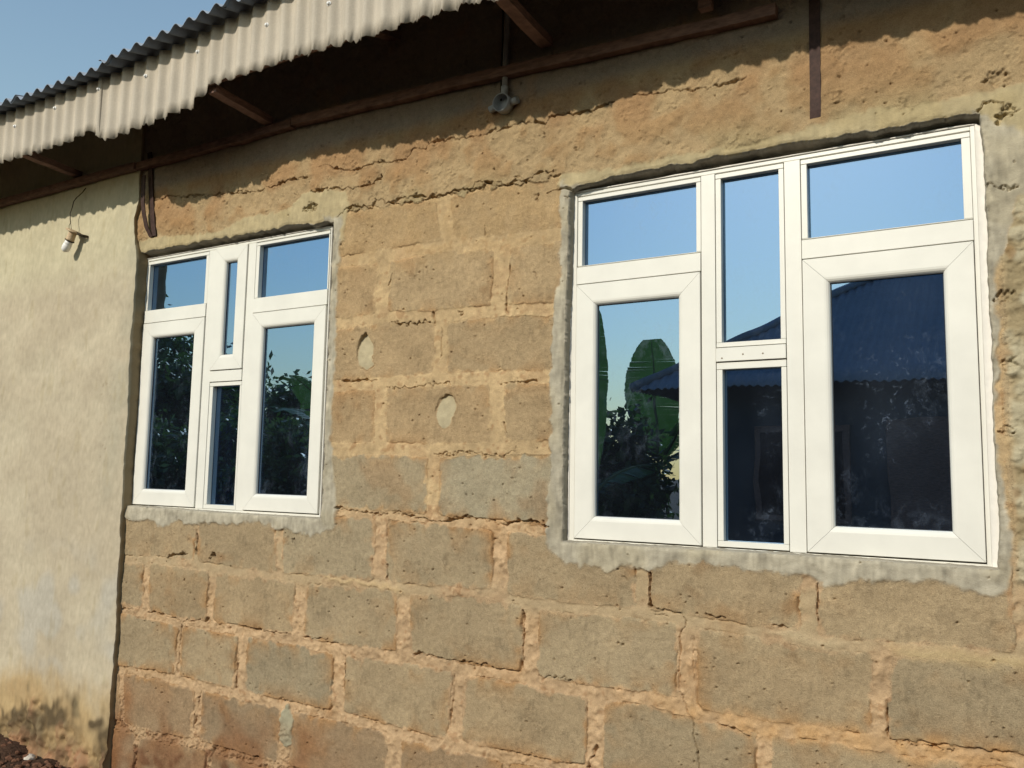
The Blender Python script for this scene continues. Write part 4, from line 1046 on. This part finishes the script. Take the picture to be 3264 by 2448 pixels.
banana((-2.75, -4.6, 0), 2.6, [(40, 62, 1.5, .24, .30), (100, 60, 1.5, .25, .32), (10, 45, 1.5, .25, .45), (170, 50, 1.5, .25, .4), (270, 50, 1.5, .25, .4), (220, 40, 1.4, .25, .5)], 'banana plant with drooping leaves seen in the smaller window right sash', 3)
banana((-1.9, -7.3, 0), 1.7, [(30, 55, 1.2, .24, .35), (110, 60, 1.2, .24, .32), (180, 45, 1.2, .24, .45), (250, 50, 1.2, .24, .4), (320, 50, 1.2, .24, .4)], 'low spreading banana plant among the far shrubs', 4)
LEAFS = {}
def foliage(name, n, rx, ry, rz, size, mat, seed, parent, loc=(0, 0, 0), clumps=26):
    r_ = np.random.default_rng(seed); cc = r_.normal(0, .5, (clumps, 3)); cc /= np.maximum(1, np.linalg.norm(cc, axis=1, keepdims=True)/.9)
    idx = r_.integers(0, clumps, n); p = (cc[idx]+r_.normal(0, .16, (n, 3)))*[rx, ry, rz]+np.array(loc)
    u = r_.normal(0, 1, (n, 3)); u /= np.linalg.norm(u, axis=1, keepdims=True); v = np.cross(u, r_.normal(0, 1, (n, 3))); v /= np.linalg.norm(v, axis=1, keepdims=True)
    s = size*r_.uniform(.6, 1.3, (n, 1)); V = np.stack([p-u*s, p+v*s*.45, p+u*s, p-v*s*.45], 1).reshape(-1, 3)
    return mesh_obj(name, V, np.arange(n*4).reshape(n, 4), mat, parent)
def tree(loc, h, r_, lab, seed, n=9000):
    t = tag(empty('tree', loc), lab, 'tree', 'trees beyond the yard'); rg = random.Random(seed)
    bm = bmesh.new(); tube(bm, [(0, 0, -.1), (.05, .02, h*.3), (.0, .08, h*.55), (.05, .0, h*.8)], [.16, .12, .09, .04], 10)
    for k_ in range(7):
        a = rg.uniform(0, 6.28); z0 = h*rg.uniform(.35, .6); tube(bm, [(0, 0, z0), (r_*.35*math.cos(a), r_*.35*math.sin(a), z0+h*.15), (r_*.7*math.cos(a), r_*.7*math.sin(a), z0+h*.25)], [.06, .04, .015], 6)
    bm_obj('trunk', bm, M_BARK, t, True)
    foliage('crown', n, r_, r_, h*.36, .10, M_LEAF, seed, t, (0, 0, h*.64), 34)
tree((-12.7, -9.8, 0), 4.4, 1.6, 'tallest rounded tree mirrored in the left sash of the smaller window', 1)
tree((-8.6, -10.2, 0), 3.0, 1.5, 'low rounded tree mirrored at the centre of the smaller window', 2)
tree((-6.2, -9.6, 0), 2.6, 1.3, 'lowest tree, standing behind the drooping banana plant', 3)
tree((-14.5, -11, 0), 5.0, 2.2, 'dark broad tree at the far left of the yard', 4)
tree((-4.2, -11.5, 0), 3.6, 1.6, 'farthest small tree, between the lowest tree and the hipped roof house', 5)
def shrub(loc, h, r_, lab, seed):
    t = tag(empty('shrub', loc), lab, 'shrub', 'shrubs across the yard'); bm = bmesh.new()
    for k_ in range(5): tube(bm, [(0, 0, -.05), (r_*.4*math.cos(k_*1.3), r_*.4*math.sin(k_*1.3), h*.6)], [.02, .008], 5)
    bm_obj('stem', bm, M_BARK, t, True); foliage('foliage', 11000, r_, r_*.8, h*.45, .06, M_LEAF, seed, t, (0, 0, h*.52), 26)
for i, (x, y, h, r_) in enumerate(((-.5, -6.3, 2.05, .9), (-1.7, -6.5, 1.9, .9), (-3.0, -6.6, 2.1, 1.0), (-4.4, -6.8, 2.15, 1.0), (-5.8, -7.0, 2.1, 1.1), (-7.4, -7.2, 2.15, 1.2), (-9.2, -7.4, 2.3, 1.3))):
    shrub((x, y, 0), h, r_, ['leafy shrub in front of the banana plants', 'shrub between the two shorter banana plants', 'rounded shrub below the drooping banana leaves', 'bushy shrub left of the drooping banana plant', 'shrub before the lowest tree', 'wide dark shrub before the low rounded tree', 'largest shrub at the far left before the trees'][i], 60+i)
print('blocks', len(BLK), 'quads', len(FQ))
